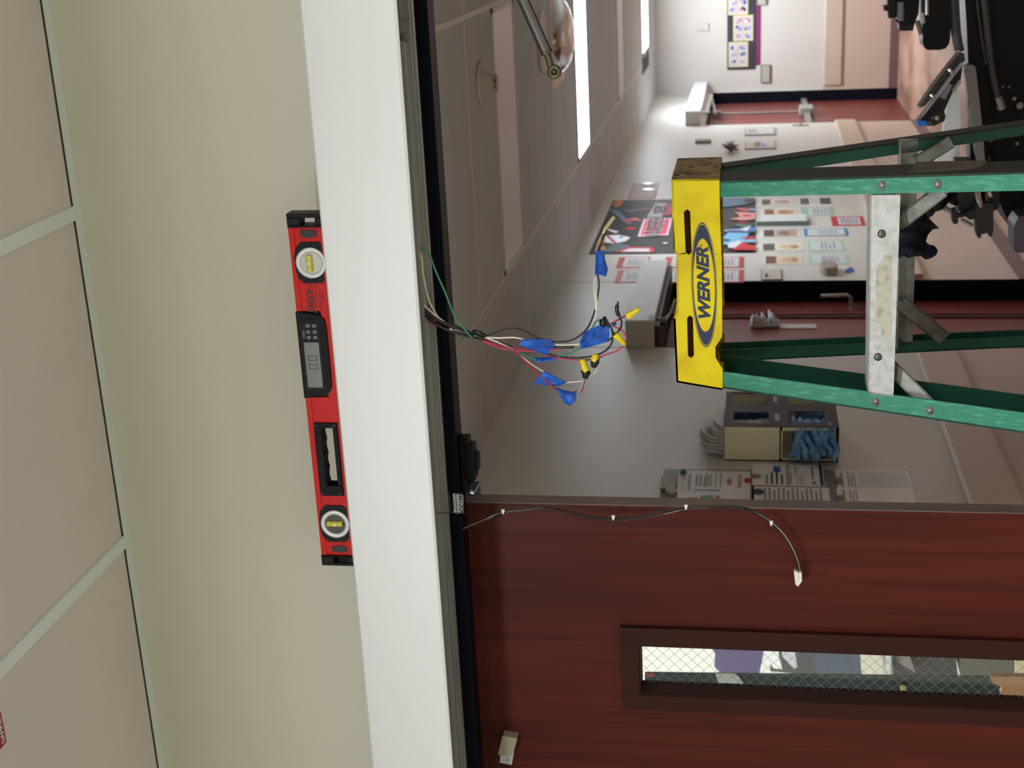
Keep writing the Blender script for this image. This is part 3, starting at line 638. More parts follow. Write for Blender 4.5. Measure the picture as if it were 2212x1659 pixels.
wire([(1303, 503), (1306, 497), (1307, 491)], C(206, 200, 140), .0022, 2.146, 2.146, 'stripped_sheath')
wire([(1048, 729), (1080, 730), (1110, 729), (1140, 735), (1170, 741), (1200, 745), (1235, 745), (1258, 742)], cWh, .0014, YM, YT)
wire([(1045, 731), (1075, 738), (1105, 748), (1125, 753), (1160, 753)], cRd, .0014, YM, YT)
wire([(1050, 733), (1085, 741), (1110, 750), (1140, 754), (1180, 752)], cBl, .0014, YM, YT)
wire([(1042, 735), (1062, 745), (1090, 754), (1115, 757), (1150, 758), (1185, 757), (1214, 753)], cPk, .0015, YM, 2.147)
wire([(1195, 751), (1215, 750), (1240, 750)], cBl, .0026, 2.149, 2.149)
wire([(1178, 764), (1205, 770), (1240, 773), (1270, 771), (1297, 764), (1316, 750), (1324, 730), (1321, 710), (1312, 695), (1306, 684)], cBl, .0016, YM, 2.14)
wire([(1178, 767), (1210, 774), (1250, 778), (1285, 775), (1310, 766), (1335, 757), (1350, 742), (1352, 727), (1343, 713), (1325, 705)], cPk, .0014, YM, 2.146)
wire([(1320, 700), (1335, 691), (1348, 684), (1358, 681)], cRd, .0014, 2.146, 2.14)
wire([(1205, 769), (1230, 764), (1250, 754), (1262, 746)], cGn, .0013)
wire([(1125, 762), (1140, 770), (1158, 778)], cGn, .0013)
wire([(1277, 714), (1283, 700), (1292, 692), (1305, 692), (1316, 702), (1324, 716), (1330, 724)], cGn, .0014, 2.15, 2.145)
wire([(1045, 735), (1070, 744), (1095, 752), (1115, 762), (1140, 786), (1165, 810), (1185, 828), (1200, 841)], cRd, .0017, YM, 2.14)
wire([(1052, 731), (1080, 741), (1105, 753), (1125, 768), (1150, 788), (1176, 804)], cWh, .0013)
wire([(1222, 827), (1240, 825), (1258, 823)], cWh, .0011)
wire([(1240, 847), (1255, 845), (1260, 832), (1263, 818)], cRd, .0014)
wire([(1243, 849), (1254, 843), (1260, 825), (1264, 814)], C(200, 196, 190), .0007, 2.146, 2.146)
wire([(1270, 815), (1280, 807), (1288, 803), (1289, 797), (1284, 790)], cWh, .0011)
wire([(1335, 652), (1333, 667), (1338, 683), (1343, 697), (1339, 711), (1327, 725), (1314, 736)], cBl, .0016, 2.138, 2.145)
wire([(1333, 660), (1333, 672), (1337, 682)], M('wrap_tape', (10, 10, 11), .3), [.0034]*13, 2.138, 2.138, 'black_tape_wrap')
wire([(1305, 685), (1310, 694), (1317, 706)], MATS['wrap_tape'], [.0028]*13, 2.14, 2.14, 'black_tape_wrap')
for (a, c_, s_) in ((1303, 697, (1.2, .8, 1)),):
    b = MB(); b.sphere(onY(a, c_, 2.142), .006, 0, s_, 8, .12); b.build('black_tape_wrap', MATS['wrap_tape'], WB)
def nut(tip, base, yy, par=WB):
    p0, p1 = onY(*base, yy), onY(*tip, yy); q = [p0+(p1-p0)*t for t in (0, .12, .3, .5, .75, .92, 1)]
    o = MB().tube(q, [.0058, .0064, .0058, .0045, .0038, .0034, .0022], 0, 14).build('wire_nut', M('wire_nut_yellow', (222, 200, 10), .35, coat=.3), par)
nut((1381, 667), (1355, 684), 2.14); nut((1350, 745), (1329, 722), 2.142)
for tip, base, blk in (((1257, 776), (1266, 801), [(1262, 798), (1267, 806), (1264, 817)]), ((1288, 765), (1283, 779), [(1286, 775), (1285, 783), (1282, 793)])):
    p0, p1 = onY(*base, 2.138), onY(*tip, 2.138)
    MB().tube([p0, p0+(p1-p0)*.5, p1-(p1-p0)*.1, p1], [.006, .0058, .0052, .003], 0, 14).build('wire_nut', MATS['wire_nut_yellow'], WB)
    MB().tube([onY(*q, 2.14) for q in blk], [.007, .0072, .0042], 0, 12).build('black_tape_wrap', MATS['wrap_tape'], WB)
def flag(poly, yy, tw=.004, name='blue_tape_flag'):
    n = len(poly); c_ = (sum(p[0] for p in poly)/n, sum(p[1] for p in poly)/n); b = MB()
    R0 = [onY(a, b_, yy+random.uniform(-tw, tw)) for a, b_ in poly]; cc = onY(*c_, yy-.003)
    R1 = [(p*.55+cc*.45)+Vector((0, random.uniform(-tw, 0), 0)) for p in R0]
    vs = R0+R1+[cc]; fs = [(i, (i+1) % n, n+(i+1) % n, n+i) for i in range(n)]+[(n+i, n+(i+1) % n, 2*n) for i in range(n)]
    bk = [v+Vector((0, .0035, 0)) for v in vs]; N_ = len(vs)
    b.add(vs+bk, fs+[tuple(N_+k for k in f[::-1]) for f in fs]+[(i, N_+i, N_+(i+1) % n, (i+1) % n) for i in range(n)]); b.build(name, TAPE, WB)
flag([(1121, 745), (1127, 734), (1160, 733), (1190, 734), (1199, 748), (1190, 754), (1182, 767), (1160, 760), (1135, 751)], 2.147)
flag([(1155, 774), (1195, 772), (1200, 778), (1188, 781), (1162, 783), (1153, 779)], 2.147)
flag([(1277, 710), (1295, 704), (1314, 704), (1317, 718), (1314, 738), (1283, 747), (1256, 754), (1252, 741), (1260, 721)], 2.143)
flag([(1153, 829), (1163, 813), (1175, 803), (1200, 815), (1224, 826), (1208, 834), (1185, 833)], 2.147)
flag([(1199, 838), (1220, 845), (1246, 849), (1243, 866), (1231, 877), (1219, 870), (1210, 855)], 2.142)
flag([(1287, 541), (1305, 542), (1306, 560), (1313, 582), (1309, 598), (1297, 594), (1285, 593)], 2.146)
flag([(1320, 701), (1328, 695), (1332, 701), (1325, 707)], 2.147)

# ---------------------------------------------------------------- green stepladder standing in the doorway
YLc = 2.60; kf = .26; kr = .27
zc0 = onY(1561, 840, YLc).z
n_f = Vector((0, 1, -kf)).normalized(); P_f = Vector((0, YLc+.004, zc0))
P_r = Vector((0, YLc+.165, zc0)); n_r = Vector((0, 1, kr)).normalized()
ld = thing('stepladder', 'green fibreglass stepladder with yellow top cap standing behind the doorway', 'ladder', (onY(1560, 610, YLc).x, YLc, 0))
def fr(px, py, off=0): return onP(px, py, P_f+Vector((0, off, 0)), n_f)
def rr_(px, py, off=0): return onP(px, py, P_r+Vector((0, off, 0)), n_r)
CD = .22
T = [(1450, 388), (1454, 541), (1461, 549), (1462, 640), (1461, 678), (1455, 688), (1458, 760), (1461, 826)]
Bm = [(1561, 843), (1561, 798), (1546, 773), (1545, 750), (1560, 727), (1556, 500), (1554, 385)]
cap_pts = [onY(a, b_, YLc) for a, b_ in T+Bm]
b = MB(); cw = .004
# hollow moulded cap: front skin with two slots, back skin, ends, top
def skin(b, Yp, m):
    o_ = []
    def P(a, c_): p = onY(a, c_, YLc); return Vector((p.x, Yp, p.z))
    sA = [(1477, 458), (1484, 452), (1491, 457), (1494, 545), (1488, 551), (1481, 546)]
    sB = [(1484, 687), (1490, 681), (1497, 686), (1499, 768), (1493, 774), (1486, 769)]
    def plate(poly): b.prism([P(*q) for q in poly], (0, cw, 0), m)
    plate([(1450, 388), (1452, 458), (1477, 458), (1484, 452), (1491, 457), (1555, 457), (1554, 385)])
    plate([(1452, 458), (1454, 541), (1461, 549), (1481, 549), (1481, 546), (1477, 458)])
    plate([(1481, 549), (1481, 546), (1477, 458)]) if False else None
    plate([(1491, 457), (1494, 545), (1494, 549), (1558, 549), (1555, 457)])
    plate([(1481, 546), (1488, 551), (1494, 545), (1494, 552), (1481, 552)]) if False else plate([(1481, 546), (1488, 551), (1494, 545), (1558, 549), (1559, 560), (1461, 560), (1461, 549)]) if False else plate([(1461, 549), (1481, 546), (1488, 551), (1494, 545), (1558, 549), (1559, 560), (1461, 560)])
    plate([(1461, 560), (1559, 560), (1560, 686), (1497, 686), (1490, 681), (1484, 687), (1455, 688), (1461, 678), (1462, 640)])
    plate([(1455, 688), (1484, 687), (1486, 769), (1458, 769), (1458, 760)])
    plate([(1497, 686), (1560, 686), (1560, 727), (1545, 750), (1546, 773), (1499, 768)])
    plate([(1458, 769), (1486, 769), (1493, 774), (1499, 768), (1546, 773), (1561, 798), (1561, 843), (1461, 826)])
skin(b, YLc, 0)
pr = [Vector((p.x, YLc+CD, p.z)) for p in cap_pts]; b.prism(pr, (0, cw, 0), 1)
N_ = len(T)
for i in range(N_-1):
    p, q = cap_pts[i], cap_pts[i+1]; dz = Vector((0, 0, -cw)); y2 = Vector((0, CD, 0))
    b.hexa([p, q, q+dz, p+dz], [p+y2, q+y2, q+y2+dz, p+y2+dz], 0)
p, q = cap_pts[0], cap_pts[-1]; dx = Vector((-cw, 0, 0)); y2 = Vector((0, CD+cw, 0)); b.hexa([p, q, q+dx, p+dx], [p+y2, q+y2, q+y2+dx, p+y2+dx], 2)
p, q = cap_pts[N_-1], cap_pts[N_]; dx = Vector((cw, 0, 0)); b.hexa([p, q, q+dx, p+dx], [p+y2, q+y2, q+y2+dx, p+y2+dx], 0)
b.box(cap_pts[N_-1].x+.02, cap_pts[0].x-.02, YLc+.07, YLc+.074, cap_pts[-1].z+.005, cap_pts[3].z-.006, 3)
# bolts in the end face
xe_ = cap_pts[0].x
for (a, c_) in ((1537, 343), (1546, 362), (1494, 361), (1487, 376), (1462, 379)):
    g = onX(a, c_, xe_); b.tube([(xe_-.001, g.y, g.z), (xe_+.0012, g.y, g.z)], .0062, 4, 12)
capo = b.build('top_cap', [YEL, YELD, YELD, BROWNH, C(40, 34, 18)], ld)
# logo
b = MB(); yl = YLc-.0006
ctr = onY(1521, 617, YLc); E1 = abs(onY(1521, 487, YLc).x-onY(1524, 748, YLc).x)/2; E2 = abs(onY(1497, 617, YLc).z-onY(1548, 617, YLc).z)/2
tilt = math.atan2(onY(1517, 487, YLc).z-onY(1526, 748, YLc).z, onY(1517, 487, YLc).x-onY(1526, 748, YLc).x)
ux = Vector((math.cos(tilt), 0, math.sin(tilt))); uz = Vector((-math.sin(tilt), 0, math.cos(tilt)))
def ell(a_, c_, y_, m, dx_=0, n=56): b.prism([ctr+ux*(dx_+a_*math.cos(2*math.pi*k/n))+uz*(c_*math.sin(2*math.pi*k/n))+Vector((0, y_-YLc, 0)) for k in range(n)], (0, .0002, 0), m)
ell(E1*1.035, E2*1.09, YLc-.0003, 0); ell(E1*1.012, E2*1.04, YLc-.0005, 2); ell(E1, E2, YLc-.0007, 0); ell(E1*.775, E2*.93, YLc-.0009, 1); ell(E1*.765, E2*.90, YLc-.0011, 0) if False else None
ell(E1*.765, E2*.895, YLc-.0011, 2)
b.text('WERNER', .0305, ctr+ux*(.002)+Vector((0, -.0013, 0)), ux, uz, 0, shear=.30, bold=.045, sx=1.16)
b.text('®', .008, ctr+ux*E1*.66+uz*.003+Vector((0, -.0013, 0)), ux, uz, 0)
b.keep = True
b.build('logo', [NAVYP, YELD, YEL], capo)
# rails: C channels opening inward
def rail(name, A0, A1, B0, B1, depth, sgn, mats, back=False):
    """A = outer front edge top/bottom, B = inner front edge top/bottom (points); depth vector per end"""
    b = MB(); t_ = .004
    w0 = (B0-A0); w1 = (B1-A1)
    d0 = depth; e0 = w0.normalized()*t_
    def quad(p, w_, dd): return None
    # front flange
    fy = Vector((0, t_, 0))
    b.hexa([A0, B0, B0+fy, A0+fy], [A1, B1, B1+fy, A1+fy], 0)
    D = Vector((0, d0, 0)); b.hexa([A0+D-fy, B0+D-fy, B0+D, A0+D], [A1+D-fy, B1+D-fy, B1+D, A1+D], 1)
    ex = Vector((math.copysign(t_, (B0-A0).x), 0, 0))
    b.hexa([A0, A0+ex, A0+ex+D, A0+D], [A1, A1+ex, A1+ex+D, A1+D], 2)
    return b.build(name, mats, ld)
def ext(p0, p1, z):                # continue a rail line to the floor
    t_ = (z-p0.z)/(p1.z-p0.z); return p0+(p1-p0)*t_
def R4(f, o0, o1, i0, i1):
    a0_, a1_, b0_, b1_ = f(*o0), f(*o1), f(*i0), f(*i1); return a0_, ext(a0_, a1_, .03), b0_, ext(b0_, b1_, .03)
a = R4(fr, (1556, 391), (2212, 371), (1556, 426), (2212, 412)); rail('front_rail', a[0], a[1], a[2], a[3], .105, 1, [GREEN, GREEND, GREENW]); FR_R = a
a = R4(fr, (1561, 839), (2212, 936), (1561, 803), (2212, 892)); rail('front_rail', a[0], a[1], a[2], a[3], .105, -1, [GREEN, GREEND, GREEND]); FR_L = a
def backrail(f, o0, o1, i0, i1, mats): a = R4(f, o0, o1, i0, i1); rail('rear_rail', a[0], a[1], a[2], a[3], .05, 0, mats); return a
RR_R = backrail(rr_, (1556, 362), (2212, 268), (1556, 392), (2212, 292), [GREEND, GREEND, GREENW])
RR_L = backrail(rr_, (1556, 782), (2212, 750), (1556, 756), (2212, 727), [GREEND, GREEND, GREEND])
# old label on the right rail's outer web
ax = FR_R[0]; bx_ = FR_R[1]
def webp(px, py):
    n_ = (bx_-ax).cross(Vector((0, 1, 0))); return onP(px, py, ax, n_)
q = [webp(1962, 373), webp(1980, 350), webp(2132, 347), webp(2122, 359), webp(2100, 364), webp(2040, 369)]
b = MB(); b.prism(q, (.0006, 0, 0)); b.build('worn_label', STICKW, ld)
# feet
for a in (FR_R, FR_L, RR_R, RR_L):
    p = (a[1]+a[3])/2; b = MB(); b.box(p.x-.03, p.x+.03, p.y-.005, p.y+.07, 0, .05); b.build('rubber_foot', BLACKR, ld, .004)
# steps
def step(z, first=False):
    a0_ = ext(FR_R[2], FR_R[3], z); c0_ = ext(FR_L[2], FR_L[3], z); y0 = (a0_.y+c0_.y)/2+.001
    return a0_, c0_, y0
sR = fr(1883, 421); sRb = fr(1945, 421); sL = fr(1877, 852); sLb = fr(1930, 857)
def mkstep(sR, sL, sRb, sLb, name='step'):
    b = MB(); y0 = min(sR.y, sL.y)-.002; hgt = Vector((0, .003, 0)); dp = Vector((0, .078, 0)); up = Vector((0, 0, -.003))
    b.hexa([sR, sL, sLb, sRb], [p+hgt for p in (sR, sL, sLb, sRb)], 0)
    b.hexa([sR, sL, sL+up, sR+up], [p+dp for p in (sR, sL, sL+up, sR+up)], 0)
    b.hexa([p+dp for p in (sR, sL, sLb, sRb)], [p+dp+hgt for p in (sR, sL, sLb, sRb)], 0)
    for k in range(5):
        o_ = Vector((0, .006+.015*k, 0)); u2 = Vector((0, .006, 0)); z2 = Vector((0, 0, .0022))
        b.hexa([sR+o_, sL+o_, sL+o_+z2, sR+o_+z2], [sR+o_+u2, sL+o_+u2, sL+o_+u2+z2, sR+o_+u2+z2], 0)
    return b.build(name, STEPAL, ld)
st = mkstep(sR, sL, sRb, sLb)
dn_f = (FR_R[1]-FR_R[0]).normalized()*.305; dn_l = (FR_L[1]-FR_L[0]).normalized()*.305
for k in range(1, 4):
    mkstep(sR+dn_f*k, sL+dn_l*k, sRb+dn_f*k, sLb+dn_l*k)
# residue patch and rivets on the first step
def onstep(px, py, o=-.0008): p = fr(px, py); return p+Vector((0, o, 0))
res = [(1910, 552), (1927, 553), (1927, 600), (1924, 660), (1926, 715), (1920, 730), (1904, 729), (1903, 712), (1893, 690), (1891, 670), (1893, 650), (1891, 625), (1893, 600), (1892, 585), (1900, 575)]
b = MB(); b.prism([onstep(*p) for p in res], (0, .0004, 0)); b.build('paper_residue', STICK, st)
for (a, c_) in ((1905, 505), (1897, 771)):
    b = MB(); b.sphere(onstep(a, c_, -.0005), .0078, 0, (1, .45, 1), 10); b.build('rivet', M('step_rivet', (105, 105, 102), .4, .8), st)
for (a, c_) in ((1907, 400), (2027, 398), (1893, 868), (2010, 887)):
    b = MB(); p = fr(a, c_); b.ring(p+Vector((0, -.0002, 0)), (0, -1, 0), .004, .0085, .001, 0, 20); b.sphere(p, .0062, 0, (1, .5, 1), 10); b.build('rivet', RIVET, ld)
# knee braces under the first step
def bar(p0, p1, w_, par, name, mat, t_=.003, lip=.008):
    d_ = (p1-p0).normalized(); s_ = d_.cross(Vector((0, 1, 0))).normalized()*(w_/2); y_ = Vector((0, t_, 0)); L_ = Vector((0, lip, 0)); b = MB()
    b.hexa([p0-s_, p0+s_, p0+s_+y_, p0-s_+y_], [p1-s_, p1+s_, p1+s_+y_, p1-s_+y_])
    for q in (-1, 1):
        e_ = s_*q; e2 = s_*(q*(1-2*t_/w_)); b.hexa([p0+e_, p0+e2, p0+e2+L_, p0+e_+L_], [p1+e_, p1+e2, p1+e2+L_, p1+e_+L_])
    return b.build(name, mat, par)
bar(fr(1938, 487, .04), fr(2036, 412, .02), .026, ld, 'knee_brace', BRACE); bar(fr(1920, 789, .04), fr(2008, 876, .02), .026, ld, 'knee_brace', BRACE)
# rear brace and its struts
z0_ = rr_(1941, 330); z1_ = rr_(1937, 752)
b = MB(); pA, pB = rr_(1940, 300), rr_(1984, 300); pC, pD = rr_(1933, 745), rr_(1971, 745)
b.hexa([pA, pC, pD, pB], [p+Vector((0, .003, 0)) for p in (pA, pC, pD, pB)]); u_ = Vector((0, -.03, 0)); dz = Vector((0, 0, -.003))
b.hexa([pA, pC, pC+dz, pA+dz], [p+u_ for p in (pA, pC, pC+dz, pA+dz)]); rb = b.build('rear_brace', BRACE, ld)
for (a, c_) in ((1943, 738), (1956, 735)): pass
b = MB(); b.tube([rr_(1943, 738, -.002), rr_(1943, 738, -.006)], .006, 0, 12); b.build('rivet', C(60, 60, 58), rb)
bar(rr_(1946, 655, -.035), rr_(2040, 732, -.03), .03, ld, 'strut', BRACE); bar(rr_(1985, 350, -.012), rr_(2056, 306, -.012), .026, ld, 'strut', BRACE)
b = MB(); b.tube([rr_(1945, 655, -.037), rr_(1945, 655, -.043)], .005, 0, 12); b.tube([rr_(2037, 731, -.033), rr_(2037, 731, -.038)], .005, 0, 12); b.build('rivet', C(80, 80, 76), ld)
# dark cloth hanging over the rear brace
rng = random.Random(3)
b = MB(); cy0 = rr_(1960, 500); n = 14; vs = []
for j in range(7):
    for i in range(n+1):
        f_ = i/n; x_ = cy0.x-.042+.088*f_; a_ = j/6.0
        vs.append((x_*1.0+.004*math.sin(j*2.1+i), cy0.y-.052+.012*math.sin(i*1.3+j*.6)+rng.uniform(-.003, .003), cy0.z+.02-.062*a_-.012*math.sin(i*.8)*a_))
N1 = len(vs); vs += [(x, y+.012, z) for x, y, z in vs]; W1 = n+1
fs = [(j*W1+i, j*W1+i+1, (j+1)*W1+i+1, (j+1)*W1+i) for j in range(6) for i in range(n)]; fs += [tuple(N1+k for k in f[::-1]) for f in fs]
edge = [i for i in range(W1)]+[j*W1+n for j in range(1, 7)]+[6*W1+i for i in range(n-1, -1, -1)]+[j*W1 for j in range(5, 0, -1)]
fs += [(edge[k], N1+edge[k], N1+edge[(k+1) % len(edge)], edge[(k+1) % len(edge)]) for k in range(len(edge))]
b.add(vs, fs, 0, True)
b.build('cloth_rag', M('navy_cloth', (16, 22, 44), .8, 0, .3, (30, 30, 30), .3, 80), ld)

# ---------------------------------------------------------------- things on the corridor's left wall
def wy(py, px=1700, X=WX): return onX(px, py, X).y
def wz(px, py, X=WX): return onX(px, py, X).z
def card(name, label, cat, xt, xb, yf, yn, regs=(), base=PAPER, t=.003, group=None, par=None, X=WX, texts=(), kind=None):
    """flat sheet on the wall plane x=X: px range xt..xb (top, bottom), py range yf..yn (far, near). regs: (u0,u1,v0,v1,mat) with u from near to far, v from bottom to top"""
    ym = (yf+yn)/2; Y0, Y1 = onX((xt+xb)/2, yn, X).y, onX((xt+xb)/2, yf, X).y; z1, z0 = wz(xt, ym, X), wz(xb, ym, X)
    b = MB(); mats = [base]; b.box(X, X+t, Y0, Y1, z0, z1)
    lay = 0
    for r in regs:
        lay += 1
        if r[4] not in mats: mats.append(r[4])
        m = mats.index(r[4])
        P = lambda u, v: (X+t+.0002*lay, Y0+(Y1-Y0)*u, z0+(z1-z0)*v)
        if len(r) > 5: pts = [P(u, v) for u, v in r[5]]
        else: pts = [P(r[0], r[2]), P(r[1], r[2]), P(r[1], r[3]), P(r[0], r[3])]
        b.prism([Vector(p) for p in pts], (.00015, 0, 0), m)
    for (s_, u, v, sz, mat, kw) in texts:
        if mat not in mats: mats.append(mat)
        b.text(s_, sz*(z1-z0), (X+t+.0002*(lay+2), Y0+(Y1-Y0)*u, z0+(z1-z0)*v), kw.pop('xd', YD), kw.pop('yd', ZD), mats.index(mat), **kw)
    b.keep = True
    o = b.build(name, mats, par)
    if label: tag(o, label, cat, group, kind)
    return o
rd, bl, lb_, wt, pk, og_, gy = C(206, 30, 54), C(62, 120, 196), C(120, 176, 216), C(226, 224, 228), C(232, 120, 140), C(206, 132, 74), C(88, 100, 110)
K = C(34, 33, 35); DK = C(20, 40, 34)
def P_(*pts): return (0, 0, 0, 0, None, pts)
def poly(mat, *pts): return (0, 0, 0, 0, mat, list(pts))
def blob(mat, u, v, ru, rv, n=12, rot=0): return (0, 0, 0, 0, mat, [(u+ru*math.cos(2*math.pi*k/n+rot), v+rv*math.sin(2*math.pi*k/n+rot)) for k in range(n)])
# banner: u 0 near (left) .. 1 far (right), v 0 bottom .. 1 top
ban = [blob(og_, .93, .955, .08, .035), blob(og_, .2, .955, .06, .02), blob(og_, .08, .93, .05, .02),
       poly(C(96, 128, 156), (.8, 1), (.78, .93), (.62, .86), (.5, .80), (.52, .84), (.66, .92), (.74, .97)), poly(pk, (.6, .86), (.56, .74), (.62, .79)),
       poly(C(96, 128, 156), (.8, .93), (.74, .84), (.82, .72), (.78, .86)), poly(C(176, 70, 80), (.74, .8), (.8, .71), (.82, .73)),
       blob(rd, .56, .84, .02, .035), blob(rd, .42, .80, .02, .035), poly(wt, (.42, .95), (.37, .87), (.34, .885), (.39, .94)),
       poly(wt, (.3, .95), (.31, .86), (.26, .78), (.2, .8), (.16, .87), (.18, .93)), poly(C(176, 60, 80), (.31, .93), (.17, .85), (.17, .875), (.31, .95)), blob(C(120, 160, 200), .27, .84, .02, .015),
       poly(gy, (.18, .86), (.12, .76), (.02, .80), (.02, .92), (.1, .9)), poly(rd, (.02, .84), (.1, .77), (.09, .62), (.01, .6)), poly(wt, (.025, .81), (.075, .76), (.07, .64), (.02, .63)),
       # headline block, red letters with a white outline
       poly(C(228, 196, 208), (.27, .735), (.6, .735), (.6, .545), (.29, .545)), poly(C(214, 60, 84), (.29, .72), (.585, .72), (.585, .56), (.31, .56)),
       poly(C(176, 172, 178), (.63, .72), (.92, .69), (.9, .61), (.63, .62)), poly(C(170, 34, 54), (.64, .62), (.9, .61), (.86, .545), (.66, .56)),
       poly(K, (.70, .68), (.73, .68), (.73, .66), (.70, .66)), poly(K, (.80, .67), (.83, .67), (.83, .65), (.80, .65)),
       blob(rd, .55, .49, .05, .02), blob(rd, .47, .49, .05, .02), poly(lb_, (.42, .53), (.46, .49), (.38, .47)), blob(lb_, .62, .50, .03, .02), blob(lb_, .76, .49, .04, .02), blob(wt, .15, .55, .012, .016),
       # lower part
       poly(C(92, 130, 156), (.86, .42), (1, .44), (1, .05), (.86, .03), (.80, .2), (.83, .35)), blob(C(52, 62, 60), .93, .04, .06, .04),
       blob(lb_, .66, .285, .05, .02), poly(C(206, 96, 110), (.78, .14), (.76, .03), (.70, .05), (.72, .10)), poly(C(150, 176, 214), (.76, .03), (.76, 0), (.71, 0), (.72, .05)),
       poly(C(224, 156, 148), (.70, .14), (.68, 0), (.55, 0), (.53, .08), (.56, .17), (.6, .10)), blob(C(206, 60, 76), .62, .055, .02, .03), blob(C(190, 40, 60), .495, .08, .012, .04), poly(C(84, 120, 112), (.47, .14), (.45, .02), (.40, .03), (.42, .11)),
       poly(wt, (.38, .10), (.42, .03), (.34, .03), (.33, .10)), poly(bl, (.4, .04), (.4, 0), (.33, 0), (.33, .05)), poly(C(150, 160, 210), (.36, .2), (.38, .08), (.35, .07), (.33, .19)), poly(C(24, 64, 84), (.35, .17), (.33, 0), (.30, 0), (.31, .17)),
       blob(wt, .26, .26, .1, .05), poly(C(110, 186, 226), (.31, .17), (.30, .04), (.2, .06), (.1, .16), (.13, .26), (.22, .2)), poly(DK, (.22, .23), (.19, .15), (.16, .16), (.17, .22)), poly(rd, (.22, .10), (.24, .02), (.2, 0), (.19, .04)), poly(C(150, 186, 220), (.18, .1), (.19, 0), (.14, 0), (.14, .1)),
       poly(wt, (.12, .17), (.17, .1), (.06, .05), (.05, .16)), poly(rd, (.02, .14), (.14, .08), (.08, 0), (.01, 0))]
card('wall_banner', 'black printed banner with red, white and blue figures on the left corridor wall', 'banner', 1299, 1632, 431, 548, ban, K, .004,
     texts=[('NURSES', .445, .642, .15, wt, dict(bold=.03, sx=.98)), ('NURSES', .445, .642, .145, C(200, 30, 60), dict(bold=.0, sx=.98)), ('WEEK', .77, .64, .12, C(60, 20, 26), dict(sx=.75)), ('Khazara', .53, .238, .075, C(206, 204, 220), dict(bold=.02, shear=.1, sx=1.75))])
def sign(label, xt, xb, yf, yn, edge, reg=(), group='red bordered signs on the corridor wall', inner=C(214, 208, 212), side='t'):
    r = [(.06, .94, .14 if side == 'b' else .05, .95 if side != 't' else .80, inner)]+list(reg)
    return card('wall_sign', label, 'sign', xt, xb, yf, yn, r, edge, .003, group)
def lines(v0, v1, n, u0=.2, u1=.8, m=INK):
    return [(u0, u1-(.12 if k % 3 == 1 else 0), v0+(v1-v0)*k/n, v0+(v1-v0)*(k+.45)/n, m) for k in range(n)]
rd2 = C(190, 50, 64)
for k, (yf, yn, w1) in enumerate(((556, 579, 'nearer the banner'), (584, 611, 'nearer the navy doorway'))):
    dx = -3*k
    sign('red bordered sign, %s, topmost above the grey operator box' % w1, 1334+dx, 1402+dx, yf, yn, rd2, lines(.2, .7, 6, .2, .8))
    sign('red bordered sign, %s, middle one behind the yellow ladder cap' % w1, 1436+dx, 1508+dx, yf, yn, rd2, lines(.2, .7, 6, .2, .8))
    sign('red bordered sign, %s, bottom one just under the yellow ladder cap' % w1, 1530+dx, 1607+dx*0, yf, yn, rd2, lines(.3, .8, 5, .2, .8), side='b')
ph1, ph2, ph3 = C(104, 62, 34), C(236, 208, 178), C(84, 58, 60)
def photo(label, xt, xb, yf, yn, a, c1, c2, w=PAPERG):
    card('photo_print', label, 'photo', xt, xb, yf, yn, [(.1, .9, .66, .93, a), (.1, .9, .06, .64, c1), blob(c2, .5, .36, .3, .2), blob(C(190, 150, 120), .5, .2, .25, .1)], w, .002, 'photo prints below the banner')
photo('photo print with a dark brown top, farthest of the column beside the banner', 1641, 1711, 430, 444, C(92, 78, 70), C(232, 214, 200), C(196, 172, 156))
photo('photo print with an orange brown top, just above the grey folder', 1646, 1722, 451, 468, C(138, 84, 38), ph2, C(190, 140, 90))
photo('photo print with a purple brown top, just below the grey folder', 1644, 1728, 496, 513, C(74, 44, 52), C(196, 160, 150), C(140, 112, 104))
photo('photo print of pale forms on dark green, two below the grey folder', 1642, 1735, 525, 543, C(82, 80, 72), C(238, 226, 200), C(226, 196, 160))
photo('photo print of a tan figure with brown top, nearest the navy doorway', 1648, 1733, 552, 572, C(116, 66, 44), C(240, 214, 184), C(224, 186, 150))
card('leaflet', 'small leaflet with dark ends beside the photo prints, farthest of its column', 'leaflet', 1727, 1796, 428, 443, [(.05, .95, .7, .98, C(72, 66, 52)), (.05, .95, .02, .36, C(46, 42, 34)), (.1, .9, .38, .68, C(214, 210, 216))], PAPER)
def leaf(label, xt, xb, yf, yn, edge, deep=.12, n=6):
    card('leaflet', label, 'leaflet', xt, xb, yf, yn, [(.08, .92, deep, 1-deep, C(214, 222, 220))]+lines(.25, .7, n, .2, .8, C(150, 154, 176)), edge, .002)
leaf('green edged leaflet, second in the column beside the green right ladder rail', 1731, 1803, 448, 466, C(160, 196, 170), .2, 4)
leaf('blue bordered leaflet below the red edged one', 1737, 1832, 494, 510, C(60, 128, 190), .08, 9)
leaf('pale green leaflet under the blue bordered leaflet', 1745, 1824, 520, 543, C(172, 212, 180), .08, 4)
leaf('pale green leaflet nearest the grey badge reader', 1747, 1833, 549, 571, C(184, 214, 190), .08, 8)
card('wall_sign', 'small red edged notice standing apart near the bumper rail', 'sign', 1796, 1867, 468, 488, [(.1, .9, .12, .8, C(216, 210, 216))]+lines(.2, .75, 7, .2, .8, C(120, 116, 130)), C(196, 20, 48), .003)
